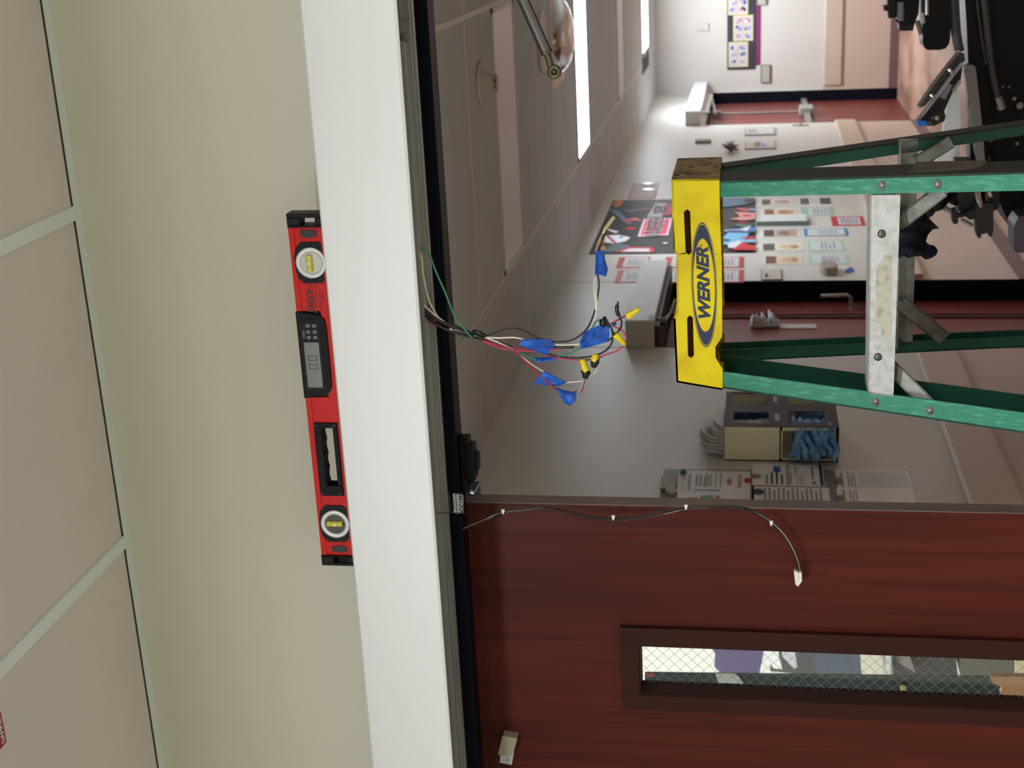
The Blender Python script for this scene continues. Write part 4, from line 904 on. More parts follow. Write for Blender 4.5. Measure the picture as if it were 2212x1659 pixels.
# document folder sticking out from the wall
fo = thing('document_folder', 'grey white folder jutting from the wall between the photo prints', 'folder', (WX+.03, wy(478), wz(1745, 478)))
b = MB(); y0, y1 = wy(488), wy(471); b.box(WX+.0, WX+.012, y0, y1, wz(1745, 478), wz(1634, 478)); b.build('back_cover', C(196, 202, 200), fo)
b = MB(); b.box(WX+.013, WX+.03, y0+.01, y1-.01, wz(1742, 478), wz(1645, 478)); b.build('pages', C(222, 226, 224), fo)
b = MB(); b.box(WX+.0, WX+.034, y0-.004, y0+.006, wz(1747, 478), wz(1634, 478)); b.build('spine', C(120, 132, 128), fo)
# glossy frames before the banner (far side)
card('sheet_protector', 'clear glossy sheet catching light on the wall, farther from the banner', 'sheet', 1366, 1423, 396, 410, [(.1, .9, .1, .9, C(196, 184, 180))], PAPERG, .003)
card('sheet_protector', 'red edged glossy sheet catching light, right against the banner top', 'sheet', 1359, 1418, 412, 429, [(.1, .9, .08, .92, C(200, 186, 184))], C(196, 120, 124), .003)
for k, (yf, yn) in enumerate(((278, 293), (307, 323))):
    f_ = thing('picture_frame', ('thin white picture frame nearer the far red door', 'thin white picture frame with a purple band beside the yellow cap')[k], 'picture frame', (WX, wy((yf+yn)/2, 1640), wz(1676, yn)), 'white frames near the far door')
    card('frame', None, None, 1609+k, 1675+k, yf, yn, [(.04, .96, .04, .96, C(236, 234, 230))], C(150, 146, 138), .012, par=f_)
    o = card('picture', None, None, 1613+k, 1672+k, yf+2, yn-2, ([(.1, .9, .62, .95, C(176, 178, 168))] if not k else [(.05, .95, .75, .98, C(206, 200, 150)), (.05, .95, .5, .73, C(132, 112, 126)), (.1, .5, .3, .48, C(150, 140, 150))]), C(212, 208, 206), .014, par=f_)
p = onX(1519, 308, WX); b = MB(); b.box(WX, WX+.03, p.y-.06, p.y+.06, p.z-.075, p.z+.075)
tag(b.build('thermostat', C(160, 152, 140), None, .008), 'small grey thermostat high on the left wall before the far door', 'thermostat')
p = onX(1729, 271, WX); b = MB(); b.box(WX, WX+.01, p.y-.03, p.y+.03, p.z-.08, p.z+.08); b.tube([(WX+.01, p.y, p.z), (WX+.03, p.y, p.z)], .012)
tag(b.build('door_push_plate', C(186, 178, 168)), 'slim pale wall plate beside the far red door', 'wall plate')
# maroon bow
bw = thing('ribbon_bow', 'dark red ribbon bow on the wall beside the yellow ladder cap', 'bow', onX(1576, 328, WX))
p = onX(1578, 328, WX); b = MB(); rg = random.Random(5)
for k in range(46):
    a_ = rg.uniform(0, 6.28); l_ = rg.uniform(.04, .085); e_ = p+Vector((.02+rg.uniform(0, .07), math.cos(a_)*l_*2.2, math.sin(a_)*l_)); b.tube([p+Vector((.02, 0, 0)), (p+e_)/2+Vector((.02, 0, 0)), e_], [.004, .008, .002], 0, 5)
b.build('loops', C(84, 22, 36), bw); b = MB(); b.sphere(p+Vector((.012, 0, 0)), .014); b.build('knot', C(70, 16, 30), bw)
# switch plate, badge reader, tape
sw = thing('switch_plate', 'pale rectangular switch plate beside the navy doorway', 'switch', (WX, wy(596), wz(1688, 596)))
b = MB(); b.box(WX, WX+.012, wy(607, 1667), wy(585, 1667), wz(1688, 596), wz(1646, 596)); b.build('plate', C(206, 196, 182), sw, .003)
b = MB(); b.box(WX+.012, WX+.015, wy(603, 1655), wy(596, 1655), wz(1659, 596), wz(1652, 596)); b.build('button', C(60, 56, 60), sw)
b = MB(); b.box(WX-.0, WX+.005, wy(609, 1667), wy(583, 1667), wz(1690, 596), wz(1644, 596)); b.build('painted_shadow_rim', C(70, 66, 62), sw)  # dark sheet around the plate stands in for its shadow
p = onX(1790, 587, WX); rz_ = abs(wz(1771, 587)-wz(1812, 587))/2; b = MB()
q = [Vector((WX+.001, p.y+.115*math.cos(2*math.pi*k/24), p.z+rz_*math.sin(2*math.pi*k/24))) for k in range(24)]
q2 = [Vector((WX+.05, p.y+(v_.y-p.y)*.86, p.z+(v_.z-p.z)*.86)) for v_ in q]
b.add(q+q2, [(k, (k+1) % 24, 24+(k+1) % 24, 24+k) for k in range(24)]+[list(range(24)), [24+k for k in range(24)]], 0, False)
tag(b.build('badge_reader', C(168, 156, 142), None, .004), 'round grey badge reader on the wall beside the blue tape scrap', 'badge reader')
b = MB(); b.prism([onX(*q, WX+.002) for q in ((1825, 583), (1836, 578), (1840, 577), (1846, 586), (1832, 590), (1826, 588))], (.002, 0, 0)); tag(b.build('tape_scrap', TAPE), 'small scrap of blue tape on the wall below the badge reader', 'tape')

# grey operator box over the near doorway
XP = onY(1350, 692, D1a).x
def opbox(label, y0, y1, z0, z1, xp, cat='door operator'):
    o = thing('door_operator_box', label, cat, (WX, (y0+y1)/2, z0)); b = MB(); b.box(WX, xp, y0, y1, z0, z1); b.build('housing', C(240, 241, 247), o, .004)
    b = MB(); b.box(WX, xp-.004, y0-.006, y0, z0+.003, z1-.003); b.build('end_cap', C(204, 203, 196), o, .002); return o
z1_, z0_ = onX(1350, 692, XP).z, onX(1413, 692, XP).z
ob = opbox('long grey automatic door operator box above the navy doorway', D1a, 8.32, z0_, z1_, XP)
b = MB(); q = [onX(x_, y_, XP+.0006) for x_, y_ in ((1401, 682), (1413, 678), (1413, 690), (1401, 690))]; b.prism(q, (.0006, 0, 0)); b.build('rating_label', C(140, 140, 146), ob)
b = MB(); yb = 7.15; xa = XP-.04; b.tube([(xa, yb, z0_-.0), (xa, yb, z0_-.05)], .02, 0, 12); b.tube([(xa, yb, z0_-.045), (WX+.02, yb+.45, z0_-.05)], .012); b.tube([(WX+.02, yb+.45, z0_-.05), (WX+.012, yb+.75, z0_-.06)], .01); b.build('arm', DSTEEL, ob)
b = MB(); b.box(WX+.002, XP-.03, D1a, 8.30, z0_-.024, z0_-.004); b.build('underside_track', C(40, 36, 38), ob)
z1_, z0_ = onX(1481, 237, XP).z, onX(1513, 237, XP).z
ob = opbox('grey automatic door operator box above the far red door', D2a, D2b-.02, z0_, z1_, XP)
b = MB(); b.tube([(XP-.05, D2a+.2, z0_), (XP-.05, D2a+.2, z0_-.09)], .02, 0, 12); b.tube([(XP-.05, D2a+.2, z0_-.06), (XP-.05, D2a+1.5, z0_-.07)], .022); b.tube([(XP-.05, D2a+1.5, z0_-.07), (WX+.02, D2a+.6, z0_-.14)], .012); b.build('arm', CHROME, ob)
# paper towel of white gloves stuck on the near recessed door
gl = thing('hanging_gloves', 'white gloves and a white paper strip fixed to the dark red door', 'gloves', (WX-.12, 7.45, wz(1763, 705)))
Xg = WX-.125
b = MB(); b.box(Xg, Xg+.006, onX(1720, 711, Xg).y, onX(1720, 702, Xg).y, onX(1763, 706, Xg).z, onX(1684, 706, Xg).z); b.build('paper_strip', C(206, 200, 200), gl)
b = MB(); rg = random.Random(9)
for k in range(9):
    p = onX(1625+7*k, 709, Xg); q = p+Vector((rg.uniform(.03, .07), rg.uniform(.03, .2), rg.uniform(-.01, .03))); b.tube([p+Vector((.004, 0, 0)), (p+q)/2+Vector((.02, 0, 0)), q], [.012, .014, .007], 0, 8)
b.build('glove', C(190, 192, 190), gl)

# ---------------------------------------------------------------- gown dispenser box
yb0_, yb1_ = 5.476, 5.905; xP = onY(1565, 920, yb0_).x; zt_, zb_ = onX(1565, 960, -2.15).z, onX(1805, 960, -2.15).z
zt_ = H+.11; zb_ = H-.352
db = thing('gown_dispenser', 'cream wall box with a brown windowed front stuffed with blue gowns', 'dispenser', (WX, (yb0_+yb1_)/2, zb_))
zm = onY(1687, 960, yb0_).z
b = MB(); t_ = .012
b.box(WX, xP-.004, yb0_, yb0_+t_, zm, zt_); b.box(WX, xP-.004, yb1_-t_, yb1_, zb_, zt_); b.box(WX, xP-.004, yb0_, yb1_, zb_, zb_+t_); b.box(WX, WX+.006, yb0_, yb1_, zb_, zt_)
b.box(WX, xP-.004, yb0_, yb1_, zm-.006, zm+.006); b.box(xP-.018, xP-.004, yb0_, yb0_+t_, zb_, zm); b.box(WX, WX+.014, yb0_, yb0_+t_, zb_, zm); b.box(WX, xP-.004, yb0_, yb0_+t_, zb_, zb_+.014)
b.build('case', CREAM, db)
# front with windows; u along Y
xf0, xf1 = xP-.004, xP
def fyz(px, py): return onX(px, py, xP)
wins = [((1584, 913), (1660, 891)), ((1583, 875), (1657, 845)), ((1705, 912), (1779, 889)), ((1700, 874), (1775, 845))]
rects = []
for (a, c_) in wins: p, q = fyz(*a), fyz(*c_); rects.append((p.y, min(q.y, yb1_-.02), q.z, p.z))
ys = sorted({yb0_, yb1_}|{r[0] for r in rects}|{r[1] for r in rects}); zsn = sorted({zb_, zt_}|{r[2] for r in rects}|{r[3] for r in rects})
b = MB()
for i in range(len(ys)-1):
    for j in range(len(zsn)-1):
        cy_, cz_ = (ys[i]+ys[i+1])/2, (zsn[j]+zsn[j+1])/2
        if not any(r[0] < cy_ < r[1] and r[2] < cz_ < r[3] for r in rects): b.box(xf0, xf1, ys[i], ys[i+1], zsn[j], zsn[j+1])
b.build('front_panel', BROWNB, db)
for (a, c_) in (((1674, 909), (1683, 894)), ((1671, 869), (1678, 856))):
    p, q = fyz(*a), fyz(*c_); MB().box(xP, xP+.0008, p.y, q.y, q.z, p.z).build('size_label', C(176, 168, 172), db)
def folded(label, cx_, cy_, cz_, sx_, sy_, sz_, mat, seed, name='folded_gown', layers=7, cat='gown', grp=None, lean=0):
    o = MB(); rg = random.Random(seed)
    nu = 26
    for L_ in range(layers):
        z0 = cz_+sz_*(L_/layers)-sz_/2; h_ = sz_/layers*1.25; ring = []
        mlt = 1+.12*math.sin(L_*1.7+seed)
        for s_ in range(5):
            ph = math.pi*s_/4; zz = z0+h_*(.5-.5*math.cos(ph)); rr2 = .90+.1*math.sin(ph)
            for k in range(nu):
                a_ = 2*math.pi*k/nu; w_ = 1+.08*math.sin(3*a_+L_*2+seed)+.05*math.sin(7*a_+L_+s_)
                sq = 1/max(abs(math.cos(a_)), abs(math.sin(a_)))**.6
                ring.append((cx_+sx_*.5*rr2*w_*mlt*math.cos(a_)*sq+lean*L_*.001, cy_+sy_*.5*rr2*w_*math.sin(a_)*sq, zz+.012*math.sin(2*a_+L_*1.3+seed)+.006*math.sin(5*a_+L_)))
        fs = [(s_*nu+k, s_*nu+(k+1) % nu, (s_+1)*nu+(k+1) % nu, (s_+1)*nu+k) for s_ in range(4) for k in range(nu)]+[list(range(nu)), [4*nu+k for k in range(nu)]]
        o.add(ring, fs, 0, True)
    o = o.build(name, mat); tag(o, label, cat, grp); return o
xm_ = (WX+xP)/2
g1 = folded('light blue folded gown pile bulging out of the lower opening of the box', xm_+.008, yb0_+.045, zb_+.098, .118, .25, .17, GOWN, 2, layers=9)
folded('light blue gown behind the lower window of the box', xm_, yb0_+.31, zb_+.09, .085, .11, .13, GOWN, 4, layers=4)
folded('dark blue gown behind the upper far window of the box', xm_, yb1_-.12, zm+.105, .085, .13, .17, GOWND, 5, layers=5)
folded('clear plastic packet stack behind the upper near window of the box', xm_, yb0_+.13, zm+.105, .085, .15, .17, BAGP, 6, 'plastic_packet', 5, 'packet')
# packets standing on the box
for k in range(8):
    xx = WX+.022+.0155*k; b = MB(); hh = onY(1512 if k < 5 else 1522+9*(k-5), 950, yb0_).z; rg = random.Random(k+20)
    y1_ = yb0_+.03+.22
    pts_ = [(xx, yb0_+.015+.004*math.sin(k), zt_+.001), (xx, y1_, zt_+.001), (xx+.004, y1_-.02, hh-.01), (xx+.006, yb0_+.1, hh+rg.uniform(-.008, .006)), (xx+.003, yb0_+.03, hh-rg.uniform(.01, .04))]
    b.prism(pts_, (.0115, .002, .003)); o = b.build('plastic_packet', BAGP, None, .003)
    tag(o, ['clear plastic packet against the wall, first of the row on the cream box', 'second clear packet from the wall on the cream box', 'third clear packet from the wall on the cream box', 'fourth clear packet from the wall on the cream box', 'fourth clear packet from the front on the cream box', 'third clear packet from the front on the cream box', 'second clear packet from the front on the cream box', 'slumped clear packet at the brown front of the cream box'][k], 'packet', 'clear packets on top of the cream box')

# ---------------------------------------------------------------- noticeboards by the near door edge
for k, (xt, xb, nm) in enumerate(((1429, 1628, 'upper'), (1624, 1808, 'lower'))):
    card('notice_board', 'grey backing board, %s of two, behind the pinned papers' % nm, 'board', xt, xb, 1018, 1090, [], C(128, 130, 134), .008, 'grey boards behind the papers')
X8 = WX+.0085
card('pinned_paper', 'THANK YOU letter pinned to the upper grey board', 'paper', 1464, 1621, 1018, 1066, [(.08, .92, .90, .97, C(196, 204, 206)), (.1, .85, .82, .86, C(120, 138, 150)), (.25, .9, .60, .62, INK), (.25, .85, .53, .545, INK), (.25, .85, .47, .485, INK), (.25, .9, .4, .415, INK), blob(C(190, 120, 130), .5, .29, .16, .035), (.1, .14, .4, .76, C(120, 136, 170))]+lines(.56, .78, 4, .3, .8), PAPER, .002, X=X8,
     texts=[('THANK YOU', .5, .145, .062, C(150, 50, 80), dict(bold=.02, sx=1.3))])
card('pinned_paper', 'paper with a pink and green drawing half hidden by the door edge', 'paper', 1462, 1620, 1066, 1090, [poly(C(206, 80, 130), (.0, .86), (.55, .84), (.6, .72), (0, .68)), poly(C(110, 160, 90), (0, .7), (.75, .68), (.8, .5), (0, .48)), poly(C(200, 90, 140), (.2, .48), (.8, .47), (.7, .40), (.2, .42)), poly(C(130, 130, 200), (0, .46), (.3, .47), (.25, .33), (0, .35))], C(232, 230, 236), .002, X=X8)
tilted = card('pinned_paper', 'tilted information sheet with a blue square on the lower grey board', 'paper', 1625, 1779, 1005, 1050, [(0, 1, .47, .53, C(186, 186, 192)), (.62, .92, .6, .7, C(36, 96, 170)), (.05, .5, .78, .81, INK), (.05, .6, .71, .74, BLK), (.05, .7, .64, .67, BLK), (.05, .5, .57, .6, BLK), (.08, .6, .5, .52, INK), (.08, .6, .45, .47, INK), (.05, .5, .36, .37, INK), (.05, .5, .32, .33, INK), (.05, .5, .28, .29, INK), (.55, .9, .38, .40, INK), (.05, .2, .12, .17, INK), (.3, .9, .14, .17, INK), (0, 1, .015, .055, BLK)], PAPER, .002, X=X8+.003)
card('pinned_paper', 'typed sheet under the tilted information sheet, beside the door edge', 'paper', 1629, 1792, 1053, 1090, lines(.1, .9, 13, .1, .9), PAPER, .002, X=X8)
card('pinned_paper', 'typed list hanging farther from the door edge, bottom row', 'paper', 1805, 1968, 1019, 1061, lines(.74, .86, 3, .1, .9)+[(.1, .9, .9, .93, INK)]+[(.1, .9, .05+.03*k, .058+.03*k, C(196, 198, 200)) for k in range(22)], PAPER, .006, X=WX)
card('pinned_paper', 'typed list partly hidden by the door edge, bottom row', 'paper', 1809, 1975, 1061, 1092, lines(.74, .86, 3, .1, .9)+[(.1, .9, .9, .93, INK)], PAPER, .010, X=WX)
tanm = C(150, 134, 84)
for i, (a, c_, w_, mt, lbn, nmn) in enumerate(((1444, 1047, (.01, .05, .03), tanm, 'tan rectangular clip on the upper grey board', 'binder_clip'), (1449, 1062, (.02, .03, .022), C(206, 206, 200), 'white round button magnet on the upper grey board', 'magnet'), (1476, 1022, (.018, .018, .014), C(40, 140, 104), 'green push pin above the THANK YOU letter', 'push_pin'), (1615, 1040, (.014, .018, .014), C(190, 50, 30), 'red push pin under the THANK YOU letter', 'push_pin'), (1633, 1031, (.012, .02, .022), tanm, 'tan clip holding the tilted information sheet', 'binder_clip'), (1638, 1064, (.016, .022, .022), C(92, 84, 78), 'dark brown clip holding the typed sheet', 'binder_clip'), (1810, 1040, (.016, .022, .016), tanm, 'tan clip holding the farther typed list', 'binder_clip'), (1815, 1077, (.014, .02, .016), C(140, 140, 80), 'olive clip holding the typed list at the door edge', 'binder_clip'))):
    p = onX(a, c_, WX+.012); b = MB(); b.sphere(p+Vector((.004, 0, 0)), 1, 0, (w_[0]*.8, w_[1]*.8, w_[2]), 8)
    if i == 0: b = MB(); b.box(p.x, p.x+.01, p.y-.06, p.y+.06, p.z-.03, p.z+.03)
    tag(b.build(nmn, mt), lbn, 'pin' if 'pin' in nmn else nmn.split('_')[-1])

# ---------------------------------------------------------------- far wall
def fcard(name, label, cat, xt, xb, yl, yr, regs=(), base=PAPER, t=.01, par=None, group=None, Y=FY, bev=0):
    a_ = onY(xt, yl, Y); c_ = onY(xb, yr, Y); b = MB(); mats = [base]; b.box(a_.x, c_.x, Y-t, Y, c_.z, a_.z)
    for i, r in enumerate(regs):
        if r[4] not in mats: mats.append(r[4])
        pu = [(r[0], r[2]), (r[1], r[2]), (r[1], r[3]), (r[0], r[3])] if len(r) < 6 else r[5]
        b.prism([Vector((a_.x+(c_.x-a_.x)*u, Y-t-.0004*(i+1), c_.z+(a_.z-c_.z)*v)) for u, v in pu], (0, .0003, 0), mats.index(r[4]))
    o = b.build(name, mats, par, bev)
    if label: tag(o, label, cat, group)
    return o
fcard('backing_board', 'magenta board showing below the black collage board', 'board', 1622, 1644, 141, -30, [], C(132, 44, 104), .006)
cb = fcard('collage_board', 'black collage board with overlapping photo sheets on the far wall', 'board', 1571, 1633, 151, -60, [], C(52, 52, 58), .006, Y=FY-.0065)
def collage(label, xt, xb, yl, yr, seed, t):
    rg = random.Random(seed); regs = []
    cols = [C(60, 96, 170), C(190, 110, 120), C(92, 70, 96), C(40, 44, 84), C(150, 150, 206), C(232, 226, 226), C(120, 140, 190), C(200, 150, 150)]
    for i in range(2):
        for j in range(3):
            u0, v0 = .06+.30*j, .06+.46*i; regs.append((u0, u0+.27, v0, v0+.4, C(206, 196, 204)))
            for q in range(3): regs.append(blob(rg.choice(cols), u0+rg.uniform(.06, .2), v0+rg.uniform(.08, .32), rg.uniform(.03, .07), rg.uniform(.05, .11), 9))
    fcard('photo_sheet', label, 'photo', xt, xb, yl, yr, regs, C(226, 218, 176), t, group='photo sheets on the black collage board', Y=FY-.0125)
collage('photo sheet at the left end of the black collage board', 1574, 1616, 145, 90, 1, .002); collage('photo sheet in the middle, set lower on the black board', 1584, 1627, 89, 32, 2, .004); collage('photo sheet at the right, cut by the picture edge', 1573, 1616, 33, -25, 3, .002)
for k, (xt, xb, yl, yr, s_) in enumerate(((1643, 1665, 179, 139, 'left'), (1634, 1657, 12, -26, 'right'))):
    o = thing('document_holder', 'small grey plastic document holder at the %s end of the collage board' % s_, 'holder', onY(xb, (yl+yr)/2, FY), 'grey holders on the far wall')
    fcard('tray', None, None, xt, xb, yl, yr, [], C(120, 124, 112), .03, o, bev=.01); fcard('sheet', None, None, xt+3, xb-3, yl-2, yr+2, [], C(186, 182, 168), .034, o)
o = thing('thermostat', 'white thermostat above the collage board on the far wall', 'thermostat', onY(1531, 58, FY)); fcard('cover', None, None, 1505, 1531, 66, 50, [], C(214, 208, 200), .03, o, bev=.006); fcard('dial', None, None, 1517, 1520, 61, 58, [], C(226, 190, 130), .034, o); 

# ---------------------------------------------------------------- black medical chair with rails in the corridor
YE = 4.9
eq = thing('treatment_chair', 'black padded wheeled treatment chair with slotted metal side rails in the corridor', 'medical chair', (onY(2212, 200, YE).x, YE+.3, 0))
def eslab(px, Y, t, name, mat, bev=.004, sub=None):
    b = MB(); b.prism([onY(a, c_, Y) for a, c_ in px], (0, t, 0)); return b.build(name, mat, sub or eq, bev)
BKC = M('black_vinyl', (7, 7, 10), .4, 0, .2, (20, 20, 20), spec=.25); GUN = M('gunmetal_rail', (138, 138, 140), .38, .6, .15, (10, 10, 10)); CHR = MATS.get('chrome') or CHROME
LILAC = M('grey_painted_post', (120, 114, 112), .4, .1)
# main dark body
xR = onY(2212, -120, YE)
eslab([(2135, -120), (2135, 330), (2150, 420), (2188, 500), (2300, 560), (2300, -120)], YE+.12, .5, 'body_shell', BKC, .01)
eslab([(2078, -120), (2088, 60), (2096, 250), (2098, 420), (2135, 420), (2140, -120)], YE+.05, .1, 'frame_upright', BKC, .006)
eslab([(2190, 488), (2190, 540), (2196, 546), (2300, 546), (2300, 440), (2200, 470)], YE-.05, .12, 'foot_plate', C(66, 62, 76), .004)
def etube(pl, Y, r, name, mat, sub=None, seg=10):
    b = MB(); b.tube(smooth([onY(a, c_, Y) for a, c_ in pl], 4), r, 0, seg); return b.build(name, mat, sub or eq)
etube([(2054, -60), (2058, 30), (2064, 80), (2070, 108)], YE, .012, 'side_rail', C(92, 96, 112)); etube([(2064, -60), (2070, 60), (2078, 110)], YE+.01, .008, 'side_rail', C(80, 78, 96))
etube([(2104, -60), (2115, 40), (2124, 100), (2131, 140)], YE+.04, .006, 'side_rail', C(70, 70, 82)); etube([(2118, -60), (2130, 40), (2138, 120), (2146, 170), (2156, 212)], YE+.03, .011, 'side_rail', C(72, 70, 76))
b = MB(); p0, p1 = onY(2157, 210, YE), onY(2166, 236, YE); b.tube([p0, p1], .012); b.build('rail_end', C(120, 116, 112), eq)
eslab([(2083, 147), (2090, 141), (2103, 141), (2108, 148), (2120, 256), (2137, 452), (2118, 452), (2110, 350), (2097, 258), (2096, 238), (2098, 232), (2101, 226), (2097, 221), (2092, 219)], YE-.02, .05, 'grey_post', LILAC, .004)
# padded arm rests at the top
def pad(px, Y, t, name, mat=BKC): return eslab(px, Y, t, name, mat, .02)
pad([(1993, -60), (1993, 90), (1996, 102), (2003, 108), (2030, 108), (2043, 105), (2050, 95), (2053, 80), (2053, -60)], YE-.05, .12, 'arm_pad')
pad([(1938, -60), (1938, 42), (1944, 54), (1974, 55), (1984, 30), (1990, -60)], YE-.05, .12, 'arm_pad'); eslab([(1942, 50), (1942, 66), (1952, 67), (1972, 66), (1975, 52)], YE, .06, 'pad_bracket', BLK)
eslab([(1917, -60), (1917, 12), (1909, 14), (1909, 23), (1918, 24), (1919, 40), (1934, 38), (1938, 10), (1938, -60)], YE+.02, .05, 'adjuster', BLK, .003)
etube([(2001, -60), (2001, 15), (2001, 32)], YE-.08, .009, 'chrome_rod', CHROME); etube([(1981, 45), (1986, 60), (1990, 74)], YE-.04, .008, 'lever', C(110, 110, 104)); etube([(1992, 28), (1994, 50)], YE-.09, .007, 'lever', C(190, 190, 186))
etube([(1946, 5), (1946, 45)], YE-.07, .010, 'pad_trim', C(128, 126, 140))
# slotted metal rails
b = MB(); rl = [(2072, 112), (2083, 116), (2085, 130), (1998, 229), (1986, 233), (1984, 229)]
b.prism([onY(a, c_, YE-.02) for a, c_ in rl], (0, .012, 0)); b.build('slotted_rail', C(70, 70, 64), eq, .002)
etube([(2070, 113), (2040, 150), (2010, 190), (1984, 229)], YE-.025, .006, 'rail_lip', GUN)
etube([(2078, 136), (2050, 172), (2020, 212), (1984, 258)], YE-.035, .007, 'slotted_rail', C(160, 160, 166))
eslab([(2080, 138), (2076, 170), (2058, 200), (2040, 240), (2043, 252), (2040, 262), (2018, 272), (1990, 272), (1984, 258), (2030, 205)], YE-.01, .03, 'hinge_plate', C(26, 26, 32), .003)
for a_, c_ in (((2049, 148), (2057, 166)), ((2010, 203), (2017, 219))): etube([a_, ((a_[0]+c_[0])/2+2, (a_[1]+c_[1])/2-2), c_], YE-.04, .006, 'chrome_link', CHROME)
etube([(2074, 174), (2066, 186), (2058, 197)], YE-.03, .006, 'rail_lip', C(150, 150, 146))
etube([(2052, 181), (2036, 212)], YE-.03, .011, 'cylinder', C(130, 126, 146))
b = MB(); [b.sphere(onY(a, c_, YE-.04), r_, 0, (1, .6, 1), 8) for a, c_, r_ in ((2026, 254, .013), (2010, 262, .012), (2032, 244, .01), (2016, 252, .01))]; b.build('pivot_bolts', C(44, 44, 48), eq)
b = MB(); b.sphere(onY(2024, 254, YE-.055), .007, 0, (1, .6, 1), 8); b.build('bolt_head', C(180, 172, 160), eq)
eslab([(1981, 263), (1984, 260), (2003, 262), (2002, 272), (1983, 273)], YE-.05, .03, 'blue_clip', C(36, 120, 214), .003)
# white side panel
eslab([(2062, 190), (2060, 196), (2044, 236), (2043, 247), (2042, 260), (2020, 360), (2070, 360), (2076, 262), (2074, 214), (2070, 200)], YE+.12, .03, 'white_panel', C(252, 253, 255), .003)
# clamp and knobs hanging at the left
eslab([(2068, 350), (2070, 470), (2070, 455), (2096, 470), (2105, 463), (2130, 462), (2140, 460), (2158, 450), (2160, 400), (2140, 350)], YE-.02, .1, 'clamp_body', BLK, .003)
eslab([(2106, 440), (2108, 500), (2112, 514), (2119, 514), (2120, 506), (2135, 503), (2136, 511), (2142, 511), (2146, 500), (2146, 440)], YE-.06, .05, 'clamp_jaw', C(22, 20, 24), .003)
b = MB(); b.sphere(onY(2020, 432, YE), .040, 0, (1, .8, 1.1), 12); b.sphere(onY(2005, 447, YE), .034, 0, (1.1, .8, .8), 12); b.build('round_knob', BLACKP, eq)
b = MB(); b.sphere(onY(2072, 425, YE+.02), .045, 0, (.7, .8, 1), 10); b.build('round_knob', BLACKP, eq)
eslab([(2055, 455), (2058, 482), (2066, 485), (2071, 478), (2066, 452)], YE-.05, .04, 'wing_knob', BLK, .006); eslab([(2064, 462), (2085, 462), (2100, 452), (2110, 458), (2110, 472), (2095, 475), (2085, 468), (2066, 472)], YE-.04, .03, 'knob_stem', BLK, .003)
etube([(2040, 450), (2057, 458)], YE-.03, .010, 'pin', C(120, 120, 116)); etube([(2076, 474), (2090, 482), (2100, 488)], YE-.04, .008, 'pin', C(126, 126, 124)); etube([(2111, 414), (2114, 432), (2119, 446)], YE-.05, .011, 'chrome_rod', CHROME); etube([(2137, 414), (2141, 424)], YE-.05, .006, 'pin', C(170, 170, 166))
b = MB()
for (a, c_, r_) in ((2166, 188, .004), (2180, 188, .004), (2191, 213, .007), (2203, 228, .012), (2157, 233, .007), (2138, 300, .012), (2197, 310, .006)): b.sphere(onY(a, c_, YE+.105), r_, 0, (1, .6, 1), 8)
b.build('frame_bolts', C(150, 150, 146), eq)
# under-frame and castors below the picture
px0, px1 = onY(2212, 480, YE).x, onY(2212, -100, YE).x
b = MB(); b.box(px0+.05, px1-.05, YE+.15, YE+.7, .16, .24); b.box((px0+px1)/2-.06, (px0+px1)/2+.06, YE+.32, YE+.46, .2, .75); b.build('base_frame', GUN, eq, .006)
for a_ in (px0+.1, px1-.1):
    for c_ in (YE+.2, YE+.65): b = MB(); b.tube([(a_-.02, c_, .075), (a_+.02, c_, .075)], .075, 0, 24); b.tube([(a_, c_, .08), (a_, c_, .2)], .012); b.build('castor_wheel', BLACKR, eq)

# ---------------------------------------------------------------- alcove seen through the door's wired window
YA1, YA2 = 4.45, 4.0
sh = thing('storage_rack', 'storage rack of shelves and hooks seen through the wired door window', 'rack', (-2.7, 4.6, 0))
def aslab(px, Y, t, name, mat, label, cat, bev=.004, par=None):
    b = MB(); b.prism([onY(a, c_, Y) for a, c_ in px], (0, t, 0)); o = b.build(name, mat, par, bev)
    if par is None: tag(o, label, cat)
    return o
zt = onY(1530, 1420, 4.5).z
b = MB(); xa, xb = -3.05, -2.42
for x_ in (xa, xb): b.box(x_-.012, x_+.012, 4.72, 4.744, 0, zt+.02)
b.build('upright', GYAL, sh)
for a_ in (1740, 1905, 2160, 2290, 2450):
    z_ = onY(a_, 1430, 4.6).z; MB().box(xa, xb, 4.61, 4.72, z_-.008, z_+.008).build('shelf', C(88, 88, 96), sh)
aslab([(1393, 1453), (1393, 1530), (2300, 1540), (2300, 1464)], 3.6, .006, 'side_panel', C(34, 58, 62), 'dark teal side panel seen at the left in the wired window', 'panel')
aslab([(1535, 1380), (1535, 1398), (1545, 1412), (1543, 1440), (1556, 1454), (1640, 1456), (1650, 1410), (1650, 1380)], YA1, .12, 'purple_bag', C(78, 64, 112), 'purple bag at the top of the wired door window', 'bag', .02)
aslab([(1640, 1380), (1652, 1420), (1672, 1444), (1690, 1446), (1682, 1418), (1680, 1380)], YA1-.02, .04, 'white_folder', C(222, 224, 228), 'white slanted folder beside the purple bag', 'folder')
aslab([(1684, 1380), (1690, 1418), (1716, 1445), (1722, 1440), (1716, 1400), (1722, 1380)], YA1-.04, .03, 'clear_bag', M('lilac_plastic', (196, 190, 206), .2), 'pale lilac plastic bag in the wired door window', 'bag')
aslab([(1664, 1380), (1664, 1450), (1770, 1460), (1750, 1380)], YA1+.135, .02, 'dark_bin', C(66, 66, 72), 'dark grey bin behind the lilac plastic bag', 'bin')
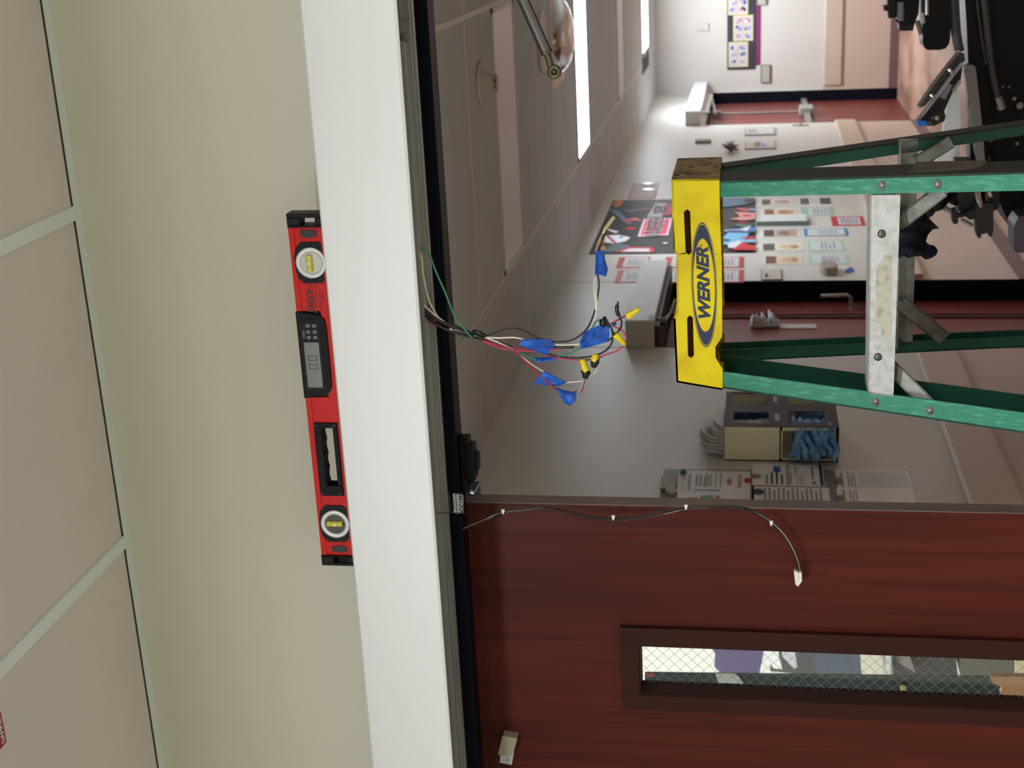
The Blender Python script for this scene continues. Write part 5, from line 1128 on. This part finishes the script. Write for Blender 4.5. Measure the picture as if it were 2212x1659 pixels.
aslab([(1752, 1380), (1762, 1458), (1862, 1462), (1856, 1380)], YA1, .12, 'blue_scrubs', C(66, 78, 100), 'slate blue folded scrubs in the middle of the wired window', 'scrubs', .02)
aslab([(1858, 1380), (1862, 1460), (1908, 1462), (1908, 1380)], YA1-.05, .045, 'white_carton', C(214, 210, 196), 'off white carton in the middle of the wired window', 'carton')
aslab([(1910, 1380), (1914, 1460), (1924, 1460), (1926, 1380)], YA1-.05, .04, 'clear_sleeve', C(200, 206, 214), 'narrow pale sleeve beside the off white carton', 'sleeve')
aslab([(1926, 1380), (1930, 1458), (2070, 1466), (2060, 1380)], YA1, .12, 'black_bag', C(52, 46, 54), 'black plastic bag in the lower part of the wired window', 'bag', .02)
aslab([(1932, 1400), (1938, 1430), (1978, 1454), (1966, 1420), (1950, 1400)], YA1-.03, .02, 'grey_strap', C(130, 122, 128), 'grey strap lying across the black plastic bag', 'strap')
aslab([(2072, 1380), (2074, 1466), (2190, 1470), (2186, 1380)], YA1, .12, 'grey_bag', C(92, 90, 88), 'grey bag near the bottom of the wired window', 'bag', .02)
aslab([(2192, 1380), (2194, 1466), (2260, 1470), (2260, 1380)], YA1-.02, .1, 'cream_carton', C(206, 196, 170), 'cream carton at the bottom edge of the wired window', 'carton')
aslab([(1545, 1455), (1552, 1475), (1606, 1477), (1596, 1462), (1585, 1455)], 3.59, .008, 'paper_tag', C(206, 216, 220), 'pale paper tag on the dark teal panel', 'tag')
aslab([(2138, 1462), (2142, 1474), (2166, 1486), (2160, 1500), (2260, 1506), (2260, 1462)], 3.57, .02, 'tan_envelope', C(206, 160, 124), 'tan envelope at the bottom of the teal panel', 'envelope')
aslab([(1944, 1486), (1950, 1480), (1957, 1484), (1957, 1492), (1946, 1492)], 3.59, .008, 'yellow_sticker', C(220, 206, 150), 'round yellow sticker on the dark teal panel', 'sticker')
aslab([(1396, 1455), (1397, 1464), (1412, 1460), (1414, 1455)], 3.59, .008, 'red_sticker', C(190, 70, 66), 'red sticker at the top corner of the teal panel', 'sticker')
